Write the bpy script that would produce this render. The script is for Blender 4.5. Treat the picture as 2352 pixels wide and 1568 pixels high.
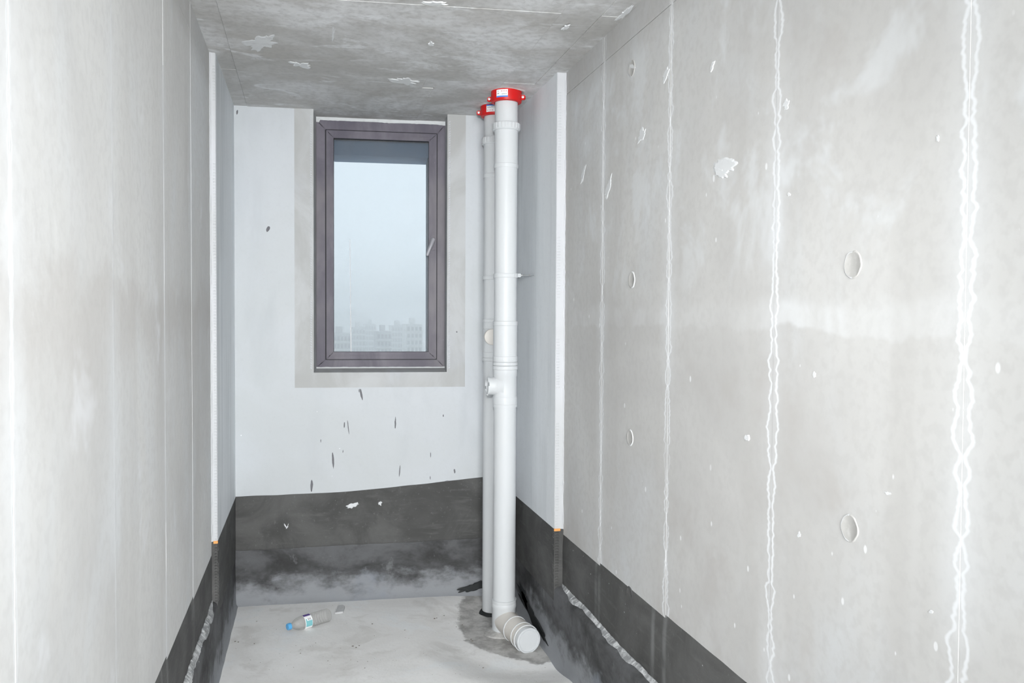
import bpy, bmesh, math, random
from mathutils import Vector, Matrix, noise as mnoise

for o in list(bpy.data.objects):
    bpy.data.objects.remove(o, do_unlink=True)
SC = bpy.context.scene
COL = SC.collection
random.seed(7)

# ------------------------------------------------------------------ camera
HC = 1.485                                   # eye height above the floor
YAW, PITCH, ROLL, FPX = 0.2408, -0.0273, -0.0051, 1900.0


def cam_axes():
    cy, sy = math.cos(YAW), math.sin(YAW)
    e1, e2, e3 = Vector((cy, -sy, 0)), Vector((sy, cy, 0)), Vector((0, 0, 1))
    cp, sp = math.cos(PITCH), math.sin(PITCH)
    fwd = e2 * cp + e3 * sp
    zc = -e2 * sp + e3 * cp
    c, s = math.cos(ROLL), math.sin(ROLL)
    return e1 * c - zc * s, e1 * s + zc * c, fwd


CR, CU, CF = cam_axes()
cam_d = bpy.data.cameras.new('camera')
cam_d.sensor_width = 36
cam_d.lens = 36 * FPX / 2352
cam_d.clip_start = 0.02
cam_d.clip_end = 4000
cam = bpy.data.objects.new('camera', cam_d)
COL.objects.link(cam)
m = Matrix.Identity(4)
for i in range(3):
    m[i][0], m[i][1], m[i][2] = CR[i], CU[i], -CF[i]
m[2][3] = HC
cam.matrix_world = m
SC.camera = cam

# ------------------------------------------------------------------ world: an even, hazy overcast sky
SKY = 2.1
w = bpy.data.worlds.new('world')
SC.world = w
w.use_nodes = True
wb = w.node_tree.nodes['Background']
wb.inputs[0].default_value = (0.93, 0.965, 1.0, 1)
wb.inputs[1].default_value = SKY

# ------------------------------------------------------------------ lights
# soft fill light added behind the camera, not a modelled source
dl = bpy.data.lights.new('rear_fill_light', 'AREA')
dl.shape = 'RECTANGLE'
dl.size, dl.size_y = 1.0, 1.9
dl.energy = 160
dl.color = (0.985, 0.995, 1.0)
dlo = bpy.data.objects.new('rear_fill_light', dl)
dlo.location = (0.16, -2.2, 1.72)
dlo.rotation_euler = (math.radians(90), 0, 0)
COL.objects.link(dlo)
# the photographer's flash, held above the lens
fl = bpy.data.lights.new('camera_flash', 'SPOT')
fl.energy = 285
fl.spot_size = math.radians(72)
fl.spot_blend = 1.0
fl.shadow_soft_size = 0.04
fl.color = (0.99, 0.995, 1.0)
flo = bpy.data.objects.new('camera_flash', fl)
flo.location = (-0.08, -0.2, HC + 0.28)
flo.rotation_euler = (math.radians(81), 0, math.radians(-10))
COL.objects.link(flo)

vs = SC.view_settings
vs.view_transform = 'Standard'
vs.look = 'None'
vs.gamma = 1
vs.use_curve_mapping = False
vs.exposure = 0.0
SC.cycles.use_denoising = True
SC.cycles.use_adaptive_sampling = True
SC.cycles.adaptive_threshold = 0.08
SC.cycles.adaptive_min_samples = 12
SC.cycles.max_bounces = 8
SC.cycles.diffuse_bounces = 5
SC.cycles.glossy_bounces = 2
SC.cycles.transparent_max_bounces = 12
SC.cycles.volume_bounces = 4
SC.cycles.caustics_reflective = False
SC.cycles.caustics_refractive = False

# ------------------------------------------------------------------ room measures (metres)
CEIL = 2.5746
XL, XLM = -0.3727, -0.3981                   # plastered return, bare concrete
XR, XRM = 1.0628, 1.1048
YB, KB = 4.4711, -0.0924                     # rear wall line y = YB + KB * x
YJL, YJR = 3.6353, 3.5175                    # where the plaster of the returns starts
Y0 = -0.25                                   # front end of the side walls
XWL, XWR = 0.0209, 0.7238                    # window opening
ZSILL = 1.2015
ZD = 0.553                                   # top of the dark damp-proof band
ZS = 0.285                                   # top of the mortar skirting
TB = math.atan(KB)
BU, BN = Vector((math.cos(TB), math.sin(TB), 0)), Vector((-math.sin(TB), math.cos(TB), 0))


def yb(x):
    return YB + KB * x


def bw(x, z, d=0.0):
    """point on the rear wall at room x, height z, d metres beyond its face"""
    return Vector((x, yb(x), z)) + BN * d


def ray(u, v):
    return CF + CR * ((u - 1176) / FPX) + CU * ((784 - v) / FPX)


def on_x(u, v, X):
    r = ray(u, v)
    t = X / r.x
    return Vector((X, r.y * t, r.z * t + HC))


def on_z(u, v, Z):
    r = ray(u, v)
    t = (Z - HC) / r.z
    return Vector((r.x * t, r.y * t, Z))


def on_back(u, v):
    r = ray(u, v)
    t = YB / (r.y - KB * r.x)
    return Vector((r.x * t, r.y * t, r.z * t + HC))


# ------------------------------------------------------------------ shader helper: sockets with arithmetic
class S:
    def __init__(s, nt, k):
        s.nt, s.k = nt, k

    def _m(s, op, *a):
        n = s.nt.nodes.new('ShaderNodeMath')
        n.operation = op
        for i, x in enumerate((s,) + a):
            if isinstance(x, S):
                s.nt.links.new(x.k, n.inputs[i])
            else:
                n.inputs[i].default_value = x
        return S(s.nt, n.outputs[0])

    def __add__(s, b): return s._m('ADD', b)
    def __radd__(s, b): return s._m('ADD', b)
    def __sub__(s, b): return s._m('SUBTRACT', b)
    def __rsub__(s, b): return (s * -1.0)._m('ADD', b)
    def __mul__(s, b): return s._m('MULTIPLY', b)
    def __rmul__(s, b): return s._m('MULTIPLY', b)
    def __truediv__(s, b): return s._m('DIVIDE', b)
    def abs(s): return s._m('ABSOLUTE')
    def max(s, b): return s._m('MAXIMUM', b)
    def min(s, b): return s._m('MINIMUM', b)
    def sq(s): return s._m('MULTIPLY', s)
    def sqrt(s): return s._m('SQRT')

    def ss(s, a, b):
        """smoothstep from a to b (a may exceed b)"""
        n = s.nt.nodes.new('ShaderNodeMapRange')
        n.interpolation_type = 'SMOOTHSTEP'
        lo, hi, t0, t1 = (a, b, 0, 1) if a < b else (b, a, 1, 0)
        s.nt.links.new(s.k, n.inputs['Value'])
        n.inputs['From Min'].default_value = lo
        n.inputs['From Max'].default_value = hi
        n.inputs['To Min'].default_value = t0
        n.inputs['To Max'].default_value = t1
        return S(s.nt, n.outputs[0])


class Mat:
    def __init__(s, name):
        s.m = bpy.data.materials.new(name)
        s.m.use_nodes = True
        s.nt = s.m.node_tree
        s.b = s.nt.nodes['Principled BSDF']
        g = s.nt.nodes.new('ShaderNodeNewGeometry')
        s.pos = g.outputs['Position']
        sp = s.nt.nodes.new('ShaderNodeSeparateXYZ')
        s.nt.links.new(s.pos, sp.inputs[0])
        s.x, s.y, s.z = (S(s.nt, sp.outputs[i]) for i in range(3))

    def vec(s, a, b, c):
        n = s.nt.nodes.new('ShaderNodeCombineXYZ')
        for i, q in enumerate((a, b, c)):
            if isinstance(q, S):
                s.nt.links.new(q.k, n.inputs[i])
            else:
                n.inputs[i].default_value = q
        return n.outputs[0]

    def noise(s, scale, detail=4, rough=0.55, st=(1, 1, 1), off=0.0, dist=0.0):
        n = s.nt.nodes.new('ShaderNodeTexNoise')
        n.inputs['Scale'].default_value = scale
        n.inputs['Detail'].default_value = detail
        n.inputs['Roughness'].default_value = rough
        n.inputs['Distortion'].default_value = dist
        s.nt.links.new(s.vec(s.x * st[0] + off, s.y * st[1] + off * 1.7, s.z * st[2] - off), n.inputs['Vector'])
        return S(s.nt, n.outputs[0])

    def voro(s, scale, st=(1, 1, 1), off=0.0):
        n = s.nt.nodes.new('ShaderNodeTexVoronoi')
        n.inputs['Scale'].default_value = scale
        s.nt.links.new(s.vec(s.x * st[0] + off, s.y * st[1], s.z * st[2] + off), n.inputs['Vector'])
        sp = s.nt.nodes.new('ShaderNodeSeparateColor')
        s.nt.links.new(n.outputs['Color'], sp.inputs[0])
        return S(s.nt, n.outputs['Distance']), S(s.nt, sp.outputs[0]), S(s.nt, sp.outputs[1])

    def specks(s, scale, size, share, st=(1, 1, 1), off=0.0):
        d, r1, r2 = s.voro(scale, st, off)
        return (d - r2 * size).ss(0.0, -size * 0.35) * r1.ss(share, share - 0.02)

    def mix(s, f, a, b):
        n = s.nt.nodes.new('ShaderNodeMix')
        n.data_type = 'RGBA'
        for idx, q in ((0, f), (6, a), (7, b)):
            if isinstance(q, S):
                s.nt.links.new(q.k, n.inputs[idx])
            elif isinstance(q, bpy.types.NodeSocket):
                s.nt.links.new(q, n.inputs[idx])
            elif idx == 0:
                n.inputs[0].default_value = q
            else:
                n.inputs[idx].default_value = (*q, 1)
        return n.outputs[2]

    def done(s, col, rough=0.7, bump=None, strength=0.3, dist=0.004, spec=0.3):
        if isinstance(col, bpy.types.NodeSocket):
            s.nt.links.new(col, s.b.inputs['Base Color'])
        else:
            s.b.inputs['Base Color'].default_value = (*col, 1)
        if isinstance(rough, S):
            s.nt.links.new(rough.k, s.b.inputs['Roughness'])
        else:
            s.b.inputs['Roughness'].default_value = rough
        s.b.inputs['Specular IOR Level'].default_value = spec
        if bump is not None:
            n = s.nt.nodes.new('ShaderNodeBump')
            n.inputs['Strength'].default_value = strength
            n.inputs['Distance'].default_value = dist
            s.nt.links.new(bump.k, n.inputs['Height'])
            s.nt.links.new(n.outputs[0], s.b.inputs['Normal'])
        return s.m


def lin(r, g, b):
    f = lambda c: c / 255 / 12.92 if c <= 10 else ((c / 255 + 0.055) / 1.055) ** 2.4
    return (f(r), f(g), f(b))


SEAM_R = (0.60, 1.205, 1.811, 2.424, 3.033)
SEAM_L = (0.66, 1.269, 1.881, 2.515, 3.071)
TIES = ((1.512, 1.602), (2.731, 1.624), (2.749, 2.367), (2.734, 1.067), (1.508, 1.049), (2.725, 0.508))


def mat_concrete_wall(name, side):
    M = Mat(name)
    off = 3.1 if side == 'right' else 11.7
    big = M.noise(0.9, 4, 0.62, (1, 1, 0.75), off, 0.6)
    cool = M.noise(1.7, 4, 0.62, (1, 1, 0.55), off + 5, 0.5)
    streak = M.noise(5.0, 3, 0.55, (1, 1, 0.09), off + 9)
    fine = M.noise(40, 2, 0.6, (1, 1, 1), off)
    edge = M.noise(3.4, 4, 0.65, (1, 1, 0.9), off + 21, 0.4)
    up = M.noise(2.0, 2, 0.6, (0.4, 0.4, 1), off + 33)
    c = M.mix(big.ss(0.32, 0.68), lin(189, 188, 186), lin(216, 216, 214))
    c = M.mix(cool.ss(0.47, 0.72) * 0.8, c, lin(214, 218, 221))
    c = M.mix(streak.ss(0.50, 0.72) * 0.45, c, lin(184, 182, 178))
    c = M.mix(fine.ss(0.42, 0.68) * 0.28, c, lin(178, 177, 175))
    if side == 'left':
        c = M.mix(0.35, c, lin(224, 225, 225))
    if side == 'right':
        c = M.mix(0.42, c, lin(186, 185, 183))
        # tide mark of old damp
        zz = M.z + (edge - 0.5) * 0.13 + (big - 0.5) * 0.10
        tide = zz.ss(1.450, 1.466) * zz.ss(1.550, 1.50)
        c = M.mix(tide * cool.ss(0.36, 0.6) * 0.55, c, lin(222, 224, 225))
        c = M.mix((edge.ss(0.53, 0.66) * M.z.ss(1.4, 1.8)) * 0.5, c, lin(216, 219, 221))
        c = M.mix(((edge * big).ss(0.20, 0.13)) * 0.35, c, lin(176, 172, 168))
        seams, WSEP, LINE = SEAM_R, 0.055, 0.0078
    else:
        zz = M.z + (edge - 0.5) * 0.5
        c = M.mix(zz.ss(1.3, 1.5) * zz.ss(1.62, 1.5) * 0.4, c, lin(188, 184, 180))
        c = M.mix(edge.ss(0.58, 0.74) * 0.6, c, lin(232, 234, 237))
        seams, WSEP, LINE = SEAM_L, 0.020, 0.0055
    yw = M.y + (up - 0.5) * 0.02
    d = None
    for ys in seams:
        q = (yw - ys).abs()
        d = q if d is None else d.min(q)
    c = M.mix(d.ss(0.085, 0.0) * up.ss(0.35, 0.65) * 0.35, c, lin(226, 229, 232))
    knob = M.noise(24, 2, 0.6, (0.2, 0.2, 1), off + 3)
    ln = (d - (knob - 0.30).max(0.0) * WSEP).abs().ss(LINE, LINE * 0.12) * up.ss(0.22, 0.42)
    ln = ln.max((d - (knob - 0.30).max(0.0) * WSEP).ss(0.002, -0.004) * 0.15)
    c = M.mix(ln * (0.8 if side == 'right' else 0.5), c, lin(232, 234, 236))
    # darker strip under the slab
    c = M.mix((M.z + (edge - 0.5) * 0.10).ss(2.38, 2.50) * 0.40, c, lin(168, 166, 163))
    sp = M.specks(15, 0.11, 0.12, (1, 1, 0.6), off).max(M.specks(6.5, 0.07, 0.16, (1, 1, 0.55), off + 4))
    c = M.mix(sp * 0.65, c, lin(240, 241, 242))
    return M.done(c, 0.75, fine, 0.15, 0.003, 0.2)


def mat_ceiling():
    M = Mat('ceiling_concrete')
    big = M.noise(1.5, 6, 0.62, (1, 1, 1), 2.0, 0.7)
    warm = M.noise(2.6, 5, 0.6, (0.7, 1.3, 1), 8.0, 0.5)
    fine = M.noise(38, 4, 0.6, off=1.0)
    rub = M.noise(5, 5, 0.62, (0.6, 1.5, 1), 15.0, 0.9)
    c = M.mix(big.ss(0.36, 0.64), lin(184, 183, 180), lin(222, 223, 224))
    c = M.mix(warm.ss(0.48, 0.68) * 0.6, c, lin(178, 175, 170))
    c = M.mix(rub.ss(0.55, 0.66) * 0.55, c, lin(236, 238, 240))
    d2 = M.noise(3.3, 5, 0.6, (0.6, 1.4, 1), 41.0, 0.4)
    c = M.mix(d2.ss(0.55, 0.75) * M.y.ss(3.3, 4.3) * 0.55, c, lin(152, 149, 144))
    c = M.mix(fine.ss(0.42, 0.68) * 0.35, c, lin(160, 159, 157))
    ob = M.nt.nodes.new('ShaderNodeObjectInfo')
    c = M.mix((S(M.nt, ob.outputs['Random']) - 0.5) * 0.35, c, lin(214, 215, 216))
    sp = M.specks(12, 0.10, 0.10, (0.6, 1.2, 1), 6.0)
    c = M.mix(sp * 0.6, c, lin(222, 224, 225))
    return M.done(c, 0.75, fine * 0.5 + rub * 0.8, 0.2, 0.004, 0.2)


def mat_plaster(name, base, cool, amount=1.0, st=(1, 1, 1), streaks=0.0):
    M = Mat(name)
    big = M.noise(1.3, 5, 0.6, st, 5.0, 0.5)
    fine = M.noise(55, 3, 0.6, off=2.0)
    tr = M.noise(3.5, 4, 0.55, (1.3, 1.3, 0.35), 17.0, 0.3)
    c = M.mix(big.ss(0.35, 0.68), base, cool)
    c = M.mix(tr.ss(0.5, 0.75) * 0.35 * amount, c, lin(180, 185, 189))
    if streaks:
        s2 = M.noise(9, 4, 0.6, (1, 1, 0.06), 27.0, 0.2)
        c = M.mix(s2.ss(0.48, 0.68) * streaks, c, lin(186, 193, 197))
    c = M.mix(fine.ss(0.5, 0.75) * 0.10, c, lin(180, 183, 185))
    sp = M.specks(26, 0.12, 0.12, (1, 1, 1), 8.0) * M.z.ss(1.5, 0.9)
    c = M.mix(sp * 0.8, c, lin(240, 242, 243))
    return M.done(c, 0.6, fine, 0.1, 0.003, 0.25)


def mat_render_band():
    M = Mat('grey_render')
    a = M.noise(4.5, 5, 0.6, (1, 1, 0.7), 12.0, 0.6)
    b = M.noise(2.2, 4, 0.6, (1, 1, 0.6), 33.0, 0.4)
    c = M.mix(a.ss(0.35, 0.68), lin(178, 179, 178), lin(194, 196, 197))
    c = M.mix(b.ss(0.52, 0.7) * 0.5, c, lin(190, 194, 202))
    fine = M.noise(50, 3, 0.6, off=4.0)
    return M.done(c, 0.7, fine * 0.5 + a, 0.15, 0.003, 0.25)


def mat_dark(name, horizontal=True):
    M = Mat(name)
    a = M.noise(3.6, 5, 0.62, (1, 1, 1.2), 6.0, 0.6)
    dots = M.noise(60, 3, 0.65, off=8.0)
    br = M.noise(26, 3, 0.6, (0.25, 0.25, 1.6), 14.0)
    c = M.mix(a.ss(0.33, 0.7), lin(76, 76, 75), lin(98, 98, 97))
    c = M.mix(br.ss(0.55, 0.75) * 0.35, c, lin(112, 112, 111))
    c = M.mix(dots.ss(0.6, 0.75) * 0.35, c, lin(128, 130, 130))
    dd = None
    yw = M.y + (a - 0.5) * 0.02
    for ys in SEAM_R[1:] + SEAM_L[1:]:
        q = (yw - ys).abs()
        dd = q if dd is None else dd.min(q)
    c = M.mix(dd.ss(0.022, 0.003) * a.ss(0.3, 0.6) * 0.35, c, lin(150, 152, 152))
    sp = M.specks(30, 0.10, 0.08, (1, 1, 1), 3.0)
    c = M.mix(sp * 0.7, c, lin(200, 202, 203))
    return M.done(c, 0.7, dots * 0.6 + br * 0.6 + sp, 0.25, 0.004, 0.25)


def mat_skirting():
    M = Mat('skirting_mortar')
    a = M.noise(3.2, 5, 0.65, (1, 1, 1.6), 16.0, 0.2)
    b = M.noise(9.5, 4, 0.65, (0.8, 0.8, 1.3), 26.0, 0.1)
    c = M.mix(a.ss(0.33, 0.66), lin(62, 62, 62), lin(102, 103, 105))
    c = M.mix(b.ss(0.58, 0.76) * 0.6, c, lin(48, 48, 48))
    dust = (M.z + (a - 0.5) * 0.30 + (b - 0.5) * 0.22).ss(0.14, 0.03)
    c = M.mix(dust * 0.78, c, lin(158, 161, 165))
    blue = M.noise(2.4, 4, 0.6, (1, 1, 1), 39.0)
    c = M.mix(blue.ss(0.55, 0.72) * dust * 0.35, c, lin(118, 130, 150))
    sc = M.noise(22, 4, 0.7, (0.5, 1, 0.35), 3.0)
    c = M.mix(sc.ss(0.60, 0.72) * 0.4, c, lin(140, 142, 144))
    sp = M.specks(24, 0.10, 0.07, (1, 1, 1), 13.0)
    c = M.mix(sp * 0.7, c, lin(205, 206, 207))
    return M.done(c, 0.75, a + b * 0.8 + M.noise(50, 3, 0.6) * 0.5, 0.4, 0.006, 0.25)


def mat_crust():
    M = Mat('pale_mortar_crust')
    a = M.noise(30, 5, 0.65, off=5.0)
    c = M.mix(a.ss(0.4, 0.65), lin(150, 152, 153), lin(212, 214, 215))
    return M.done(c, 0.85, a, 0.7, 0.01, 0.2)


def mat_floor():
    M = Mat('floor_screed')
    a = M.noise(1.7, 6, 0.62, off=4.0, dist=0.6)
    b = M.noise(4.2, 5, 0.6, off=14.0, dist=0.4)
    f = M.noise(45, 4, 0.65, off=2.0)
    c = M.mix(a.ss(0.33, 0.68), lin(228, 227, 225), lin(241, 241, 240))
    c = M.mix(b.ss(0.54, 0.68) * 0.5, c, lin(236, 240, 242))
    c = M.mix(b.ss(0.46, 0.34) * 0.45, c, lin(206, 204, 200))
    c = M.mix(f.ss(0.55, 0.75) * 0.2, c, lin(195, 193, 190))
    # mortar patched in round the pipes, with a ragged outline
    wob = (M.noise(5.5, 5, 0.65, off=24.0) - 0.5) * 0.75
    dx = (M.x - 0.98) / 0.25
    dy = (M.y - 3.98) / 0.47
    d = (dx.sq() + dy.sq()).sqrt() + wob
    patch = d.ss(1.04, 0.94)
    pc = M.mix(M.noise(11, 5, 0.65, off=9.0).ss(0.38, 0.62), lin(134, 132, 129), lin(182, 181, 178))
    c = M.mix(patch * 0.85, c, pc)
    dirt = M.noise(9, 5, 0.7, off=34.0)
    c = M.mix(dirt.ss(0.66, 0.78) * 0.5, c, lin(120, 116, 110))
    sp = M.specks(20, 0.07, 0.10, (1, 1, 1), 2.0)
    c = M.mix(sp * 0.7, c, lin(96, 92, 88))
    return M.done(c, 0.72, a * 0.6 + b * 0.6 + f * 0.5 + dirt * 0.4, 0.35, 0.006, 0.3)


def mat_plain(name, col, rough=0.5, spec=0.4, metal=0.0, wear=0.0, wearcol=(0.5, 0.5, 0.5), ws=8.0):
    M = Mat(name)
    M.b.inputs['Metallic'].default_value = metal
    n = M.noise(ws, 4, 0.6, off=7.0)
    c = M.mix(n.ss(0.5, 0.75) * wear, col, wearcol)
    return M.done(c, rough, M.noise(60, 2, 0.5), 0.05, 0.002, spec)


def mat_frame():
    M = Mat('dusty_dark_aluminium')
    a = M.noise(6, 5, 0.62, (1, 1, 0.35), 3.0, 0.5)
    b = M.noise(2.0, 4, 0.6, (1, 1, 0.6), 13.0)
    c = M.mix(a.ss(0.35, 0.7), lin(88, 84, 96), lin(112, 108, 118))
    c = M.mix(b.ss(0.5, 0.7) * 0.55, c, lin(134, 130, 132))
    sp = M.specks(40, 0.10, 0.07, (1, 1, 1), 3.0)
    c = M.mix(sp * 0.8, c, lin(205, 203, 200))
    return M.done(c, 0.5, a, 0.05, 0.002, 0.4)


def mat_glass():
    M = Mat('dusty_tinted_glass')
    nt = M.nt
    tr = nt.nodes.new('ShaderNodeBsdfTransparent')
    tr.inputs[0].default_value = (0.375, 0.425, 0.455, 1)
    gl = nt.nodes.new('ShaderNodeBsdfGlossy')
    gl.inputs['Roughness'].default_value = 0.45
    df = nt.nodes.new('ShaderNodeBsdfDiffuse')
    df.inputs[0].default_value = (0.75, 0.78, 0.80, 1)
    dust = M.noise(4, 2, 0.5, off=2.0).ss(0.35, 0.75) * 0.05 + M.specks(70, 0.10, 0.10) * 0.25 + 0.025
    m1 = nt.nodes.new('ShaderNodeMixShader')
    nt.links.new(dust.k, m1.inputs[0])
    nt.links.new(tr.outputs[0], m1.inputs[1])
    nt.links.new(df.outputs[0], m1.inputs[2])
    fr = nt.nodes.new('ShaderNodeFresnel')
    fr.inputs[0].default_value = 1.45
    m2 = nt.nodes.new('ShaderNodeMixShader')
    nt.links.new(fr.outputs[0], m2.inputs[0])
    nt.links.new(m1.outputs[0], m2.inputs[1])
    nt.links.new(gl.outputs[0], m2.inputs[2])
    nt.links.new(m2.outputs[0], nt.nodes['Material Output'].inputs[0])
    return M.m


def mat_pet():
    M = Mat('clear_pet_plastic')
    nt = M.nt
    tr = nt.nodes.new('ShaderNodeBsdfTransparent')
    tr.inputs[0].default_value = (0.97, 0.97, 0.965, 1)
    gl = nt.nodes.new('ShaderNodeBsdfGlossy')
    gl.inputs['Roughness'].default_value = 0.12
    df = nt.nodes.new('ShaderNodeBsdfDiffuse')
    df.inputs[0].default_value = (0.80, 0.79, 0.77, 1)
    m1 = nt.nodes.new('ShaderNodeMixShader')
    m1.inputs[0].default_value = 0.14
    nt.links.new(tr.outputs[0], m1.inputs[1])
    nt.links.new(df.outputs[0], m1.inputs[2])
    fr = nt.nodes.new('ShaderNodeLayerWeight')
    fr.inputs[0].default_value = 0.35
    m2 = nt.nodes.new('ShaderNodeMixShader')
    fx = S(nt, fr.outputs['Fresnel']) * 0.3
    nt.links.new(fx.k, m2.inputs[0])
    nt.links.new(m1.outputs[0], m2.inputs[1])
    nt.links.new(gl.outputs[0], m2.inputs[2])
    nt.links.new(m2.outputs[0], nt.nodes['Material Output'].inputs[0])
    return M.m


MT = dict(
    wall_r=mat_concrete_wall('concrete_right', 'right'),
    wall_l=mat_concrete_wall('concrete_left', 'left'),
    ceil=mat_ceiling(),
    skim=mat_plaster('white_skim', lin(198, 202, 204), lin(203, 207, 211)),
    ret=mat_plaster('return_plaster', lin(229, 233, 236), lin(234, 238, 242), 0.6, (1, 1, 0.4), 0.45),
    bead=mat_plaster('bead_plaster', lin(192, 194, 196), lin(200, 202, 206), 0.5),
    band=mat_render_band(),
    dark=mat_dark('damp_proof_coat'),
    skirt=mat_skirting(),
    crust=mat_crust(),
    floor=mat_floor(),
    seam=mat_plain('white_efflorescence', lin(222, 224, 226), 0.8, 0.2, 0, 0.4, lin(205, 207, 208), 40),
    pvc=mat_plain('white_pvc', lin(208, 211, 213), 0.42, 0.3, 0, 0.12, lin(212, 212, 210), 14),
    pvc_beige=mat_plain('beige_pvc', lin(216, 212, 206), 0.45, 0.35, 0, 0.5, lin(206, 200, 192), 9),  # warmer beige-grey PVC for the floor branch and far inlet
    red=mat_plain('red_enamel', lin(208, 20, 20), 0.42, 0.45, 0, 0.25, lin(190, 40, 34), 20),
    label=mat_plain('label_paper', lin(244, 245, 246), 0.5),
    blue=mat_plain('label_blue', lin(70, 140, 224), 0.5),
    ink=mat_plain('label_ink', lin(105, 108, 112), 0.6),
    pink=mat_plain('label_pink', lin(226, 190, 194), 0.6),
    screw=mat_plain('zinc_screw', lin(228, 230, 230), 0.35, 0.6, 0.3),
    steel=mat_plain('rod_steel', lin(170, 174, 176), 0.35, 0.5, 0.8, 0.4, lin(150, 130, 105), 60),
    frame=mat_frame(),
    gasket=mat_plain('black_gasket', lin(38, 38, 44), 0.6),
    glass=mat_glass(),
    handle=mat_plain('handle_grey', lin(168, 168, 174), 0.4, 0.5, 0.1, 0.3, lin(120, 118, 124)),
    caulk=mat_plain('white_caulk', lin(214, 217, 218), 0.75, 0.2, 0, 0.4, lin(190, 192, 192), 20),
    orange=mat_plain('orange_bead', lin(224, 160, 92), 0.6),
    tar_and_hole=mat_plain('bitumen_and_hole', lin(34, 37, 38), 0.5, 0.4, 0, 0.5, lin(58, 60, 60), 40),
    scrape=mat_plain('grey_gouge', lin(118, 118, 122), 0.9, 0.1),
    pet=mat_pet(),
    cap=mat_plain('blue_cap', lin(92, 172, 226), 0.4),
    purple=mat_plain('label_purple', lin(92, 74, 140), 0.45),
    teal=mat_plain('label_teal', lin(132, 196, 202), 0.45),
    chip=mat_plain('mortar_chip', lin(196, 197, 198), 0.9, 0.1, 0, 0.5, lin(170, 170, 170), 30),
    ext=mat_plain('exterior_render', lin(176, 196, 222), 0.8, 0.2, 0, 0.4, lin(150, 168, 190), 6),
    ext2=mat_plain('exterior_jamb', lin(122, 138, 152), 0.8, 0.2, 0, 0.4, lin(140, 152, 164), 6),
    tie=mat_plain('tie_hole_mortar', lin(182, 181, 178), 0.85, 0.1, 0, 0.7, lin(200, 199, 197), 60),
    pale=mat_plain('pale_splash', lin(216, 218, 219), 0.85, 0.1, 0, 0.6, lin(210, 212, 213), 40),
    pale_c=mat_plain('pale_smear', lin(218, 220, 221), 0.85, 0.1, 0, 0.9, lin(202, 203, 204), 30),
    grit=mat_plain('brown_grit', lin(128, 123, 116), 0.9, 0.1),
    bld=mat_plain('facade_grey', lin(150, 152, 155), 0.8, 0.2),
    bld2=mat_plain('facade_pale', lin(190, 190, 188), 0.8, 0.2),
    bldw=mat_plain('facade_window', lin(84, 92, 100), 0.3, 0.5),
    ground=mat_plain('city_ground', lin(110, 116, 108), 0.9, 0.1),
)


# ------------------------------------------------------------------ object helpers
def obj(name, bm, mat, parent=None, smooth=False, angle=None):
    bmesh.ops.recalc_face_normals(bm, faces=bm.faces[:])
    me = bpy.data.meshes.new(name)
    bm.to_mesh(me)
    bm.free()
    for mm in (mat if isinstance(mat, (list, tuple)) else [mat]):
        me.materials.append(MT[mm])
    if smooth:
        me.polygons.foreach_set('use_smooth', [True] * len(me.polygons))
        if angle:
            me.set_sharp_from_angle(angle=math.radians(angle))
    o = bpy.data.objects.new(name, me)
    COL.objects.link(o)
    if parent is not None:
        o.parent = parent
        o.matrix_parent_inverse = Matrix.Translation(parent.location).inverted()
    return o


def struct(o):
    o['kind'] = 'structure'
    return o


def thing(name, label, cat, loc=(0, 0, 0), group=None):
    o = bpy.data.objects.new(name, None)
    o.empty_display_size = 0.05
    COL.objects.link(o)
    o.location = loc
    tag(o, label, cat, group)
    return o


def tag(o, label, cat, group=None):
    o['label'] = label
    o['category'] = cat
    if group:
        o['group'] = group
    return o


def add_box(bm, a, b, mi=0):
    (x0, y0, z0), (x1, y1, z1) = a, b
    v = [bm.verts.new(p) for p in ((x0, y0, z0), (x1, y0, z0), (x1, y1, z0), (x0, y1, z0),
                                   (x0, y0, z1), (x1, y0, z1), (x1, y1, z1), (x0, y1, z1))]
    for f in ((0, 1, 2, 3), (4, 5, 6, 7), (0, 1, 5, 4), (1, 2, 6, 5), (2, 3, 7, 6), (3, 0, 4, 7)):
        bm.faces.new([v[i] for i in f]).material_index = mi
    return v


def add_bbox(bm, x0, x1, z0, z1, d0, d1):
    """box aligned with the rear wall: x range, z range, depth range (beyond the face)"""
    v = [bm.verts.new(bw(x, z, d)) for z in (z0, z1) for x, d in ((x0, d0), (x1, d0), (x1, d1), (x0, d1))]
    for f in ((0, 1, 2, 3), (4, 5, 6, 7), (0, 1, 5, 4), (1, 2, 6, 5), (2, 3, 7, 6), (3, 0, 4, 7)):
        bm.faces.new([v[i] for i in f])
    return v


def box_obj(name, a, b, mat, parent=None):
    bm = bmesh.new()
    add_box(bm, a, b)
    return obj(name, bm, mat, parent)


def grid(bm, fn, nu, nv, mi=0):
    vs_ = [[bm.verts.new(fn(i / nu, j / nv)) for j in range(nv + 1)] for i in range(nu + 1)]
    for i in range(nu):
        for j in range(nv):
            bm.faces.new((vs_[i][j], vs_[i + 1][j], vs_[i + 1][j + 1], vs_[i][j + 1])).material_index = mi
    return vs_


def frame_of(axis):
    a = Vector(axis).normalized()
    t = Vector((0, 0, 1)) if abs(a.z) < 0.9 else Vector((1, 0, 0))
    u = a.cross(t).normalized()
    return u, a.cross(u).normalized(), a


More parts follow.
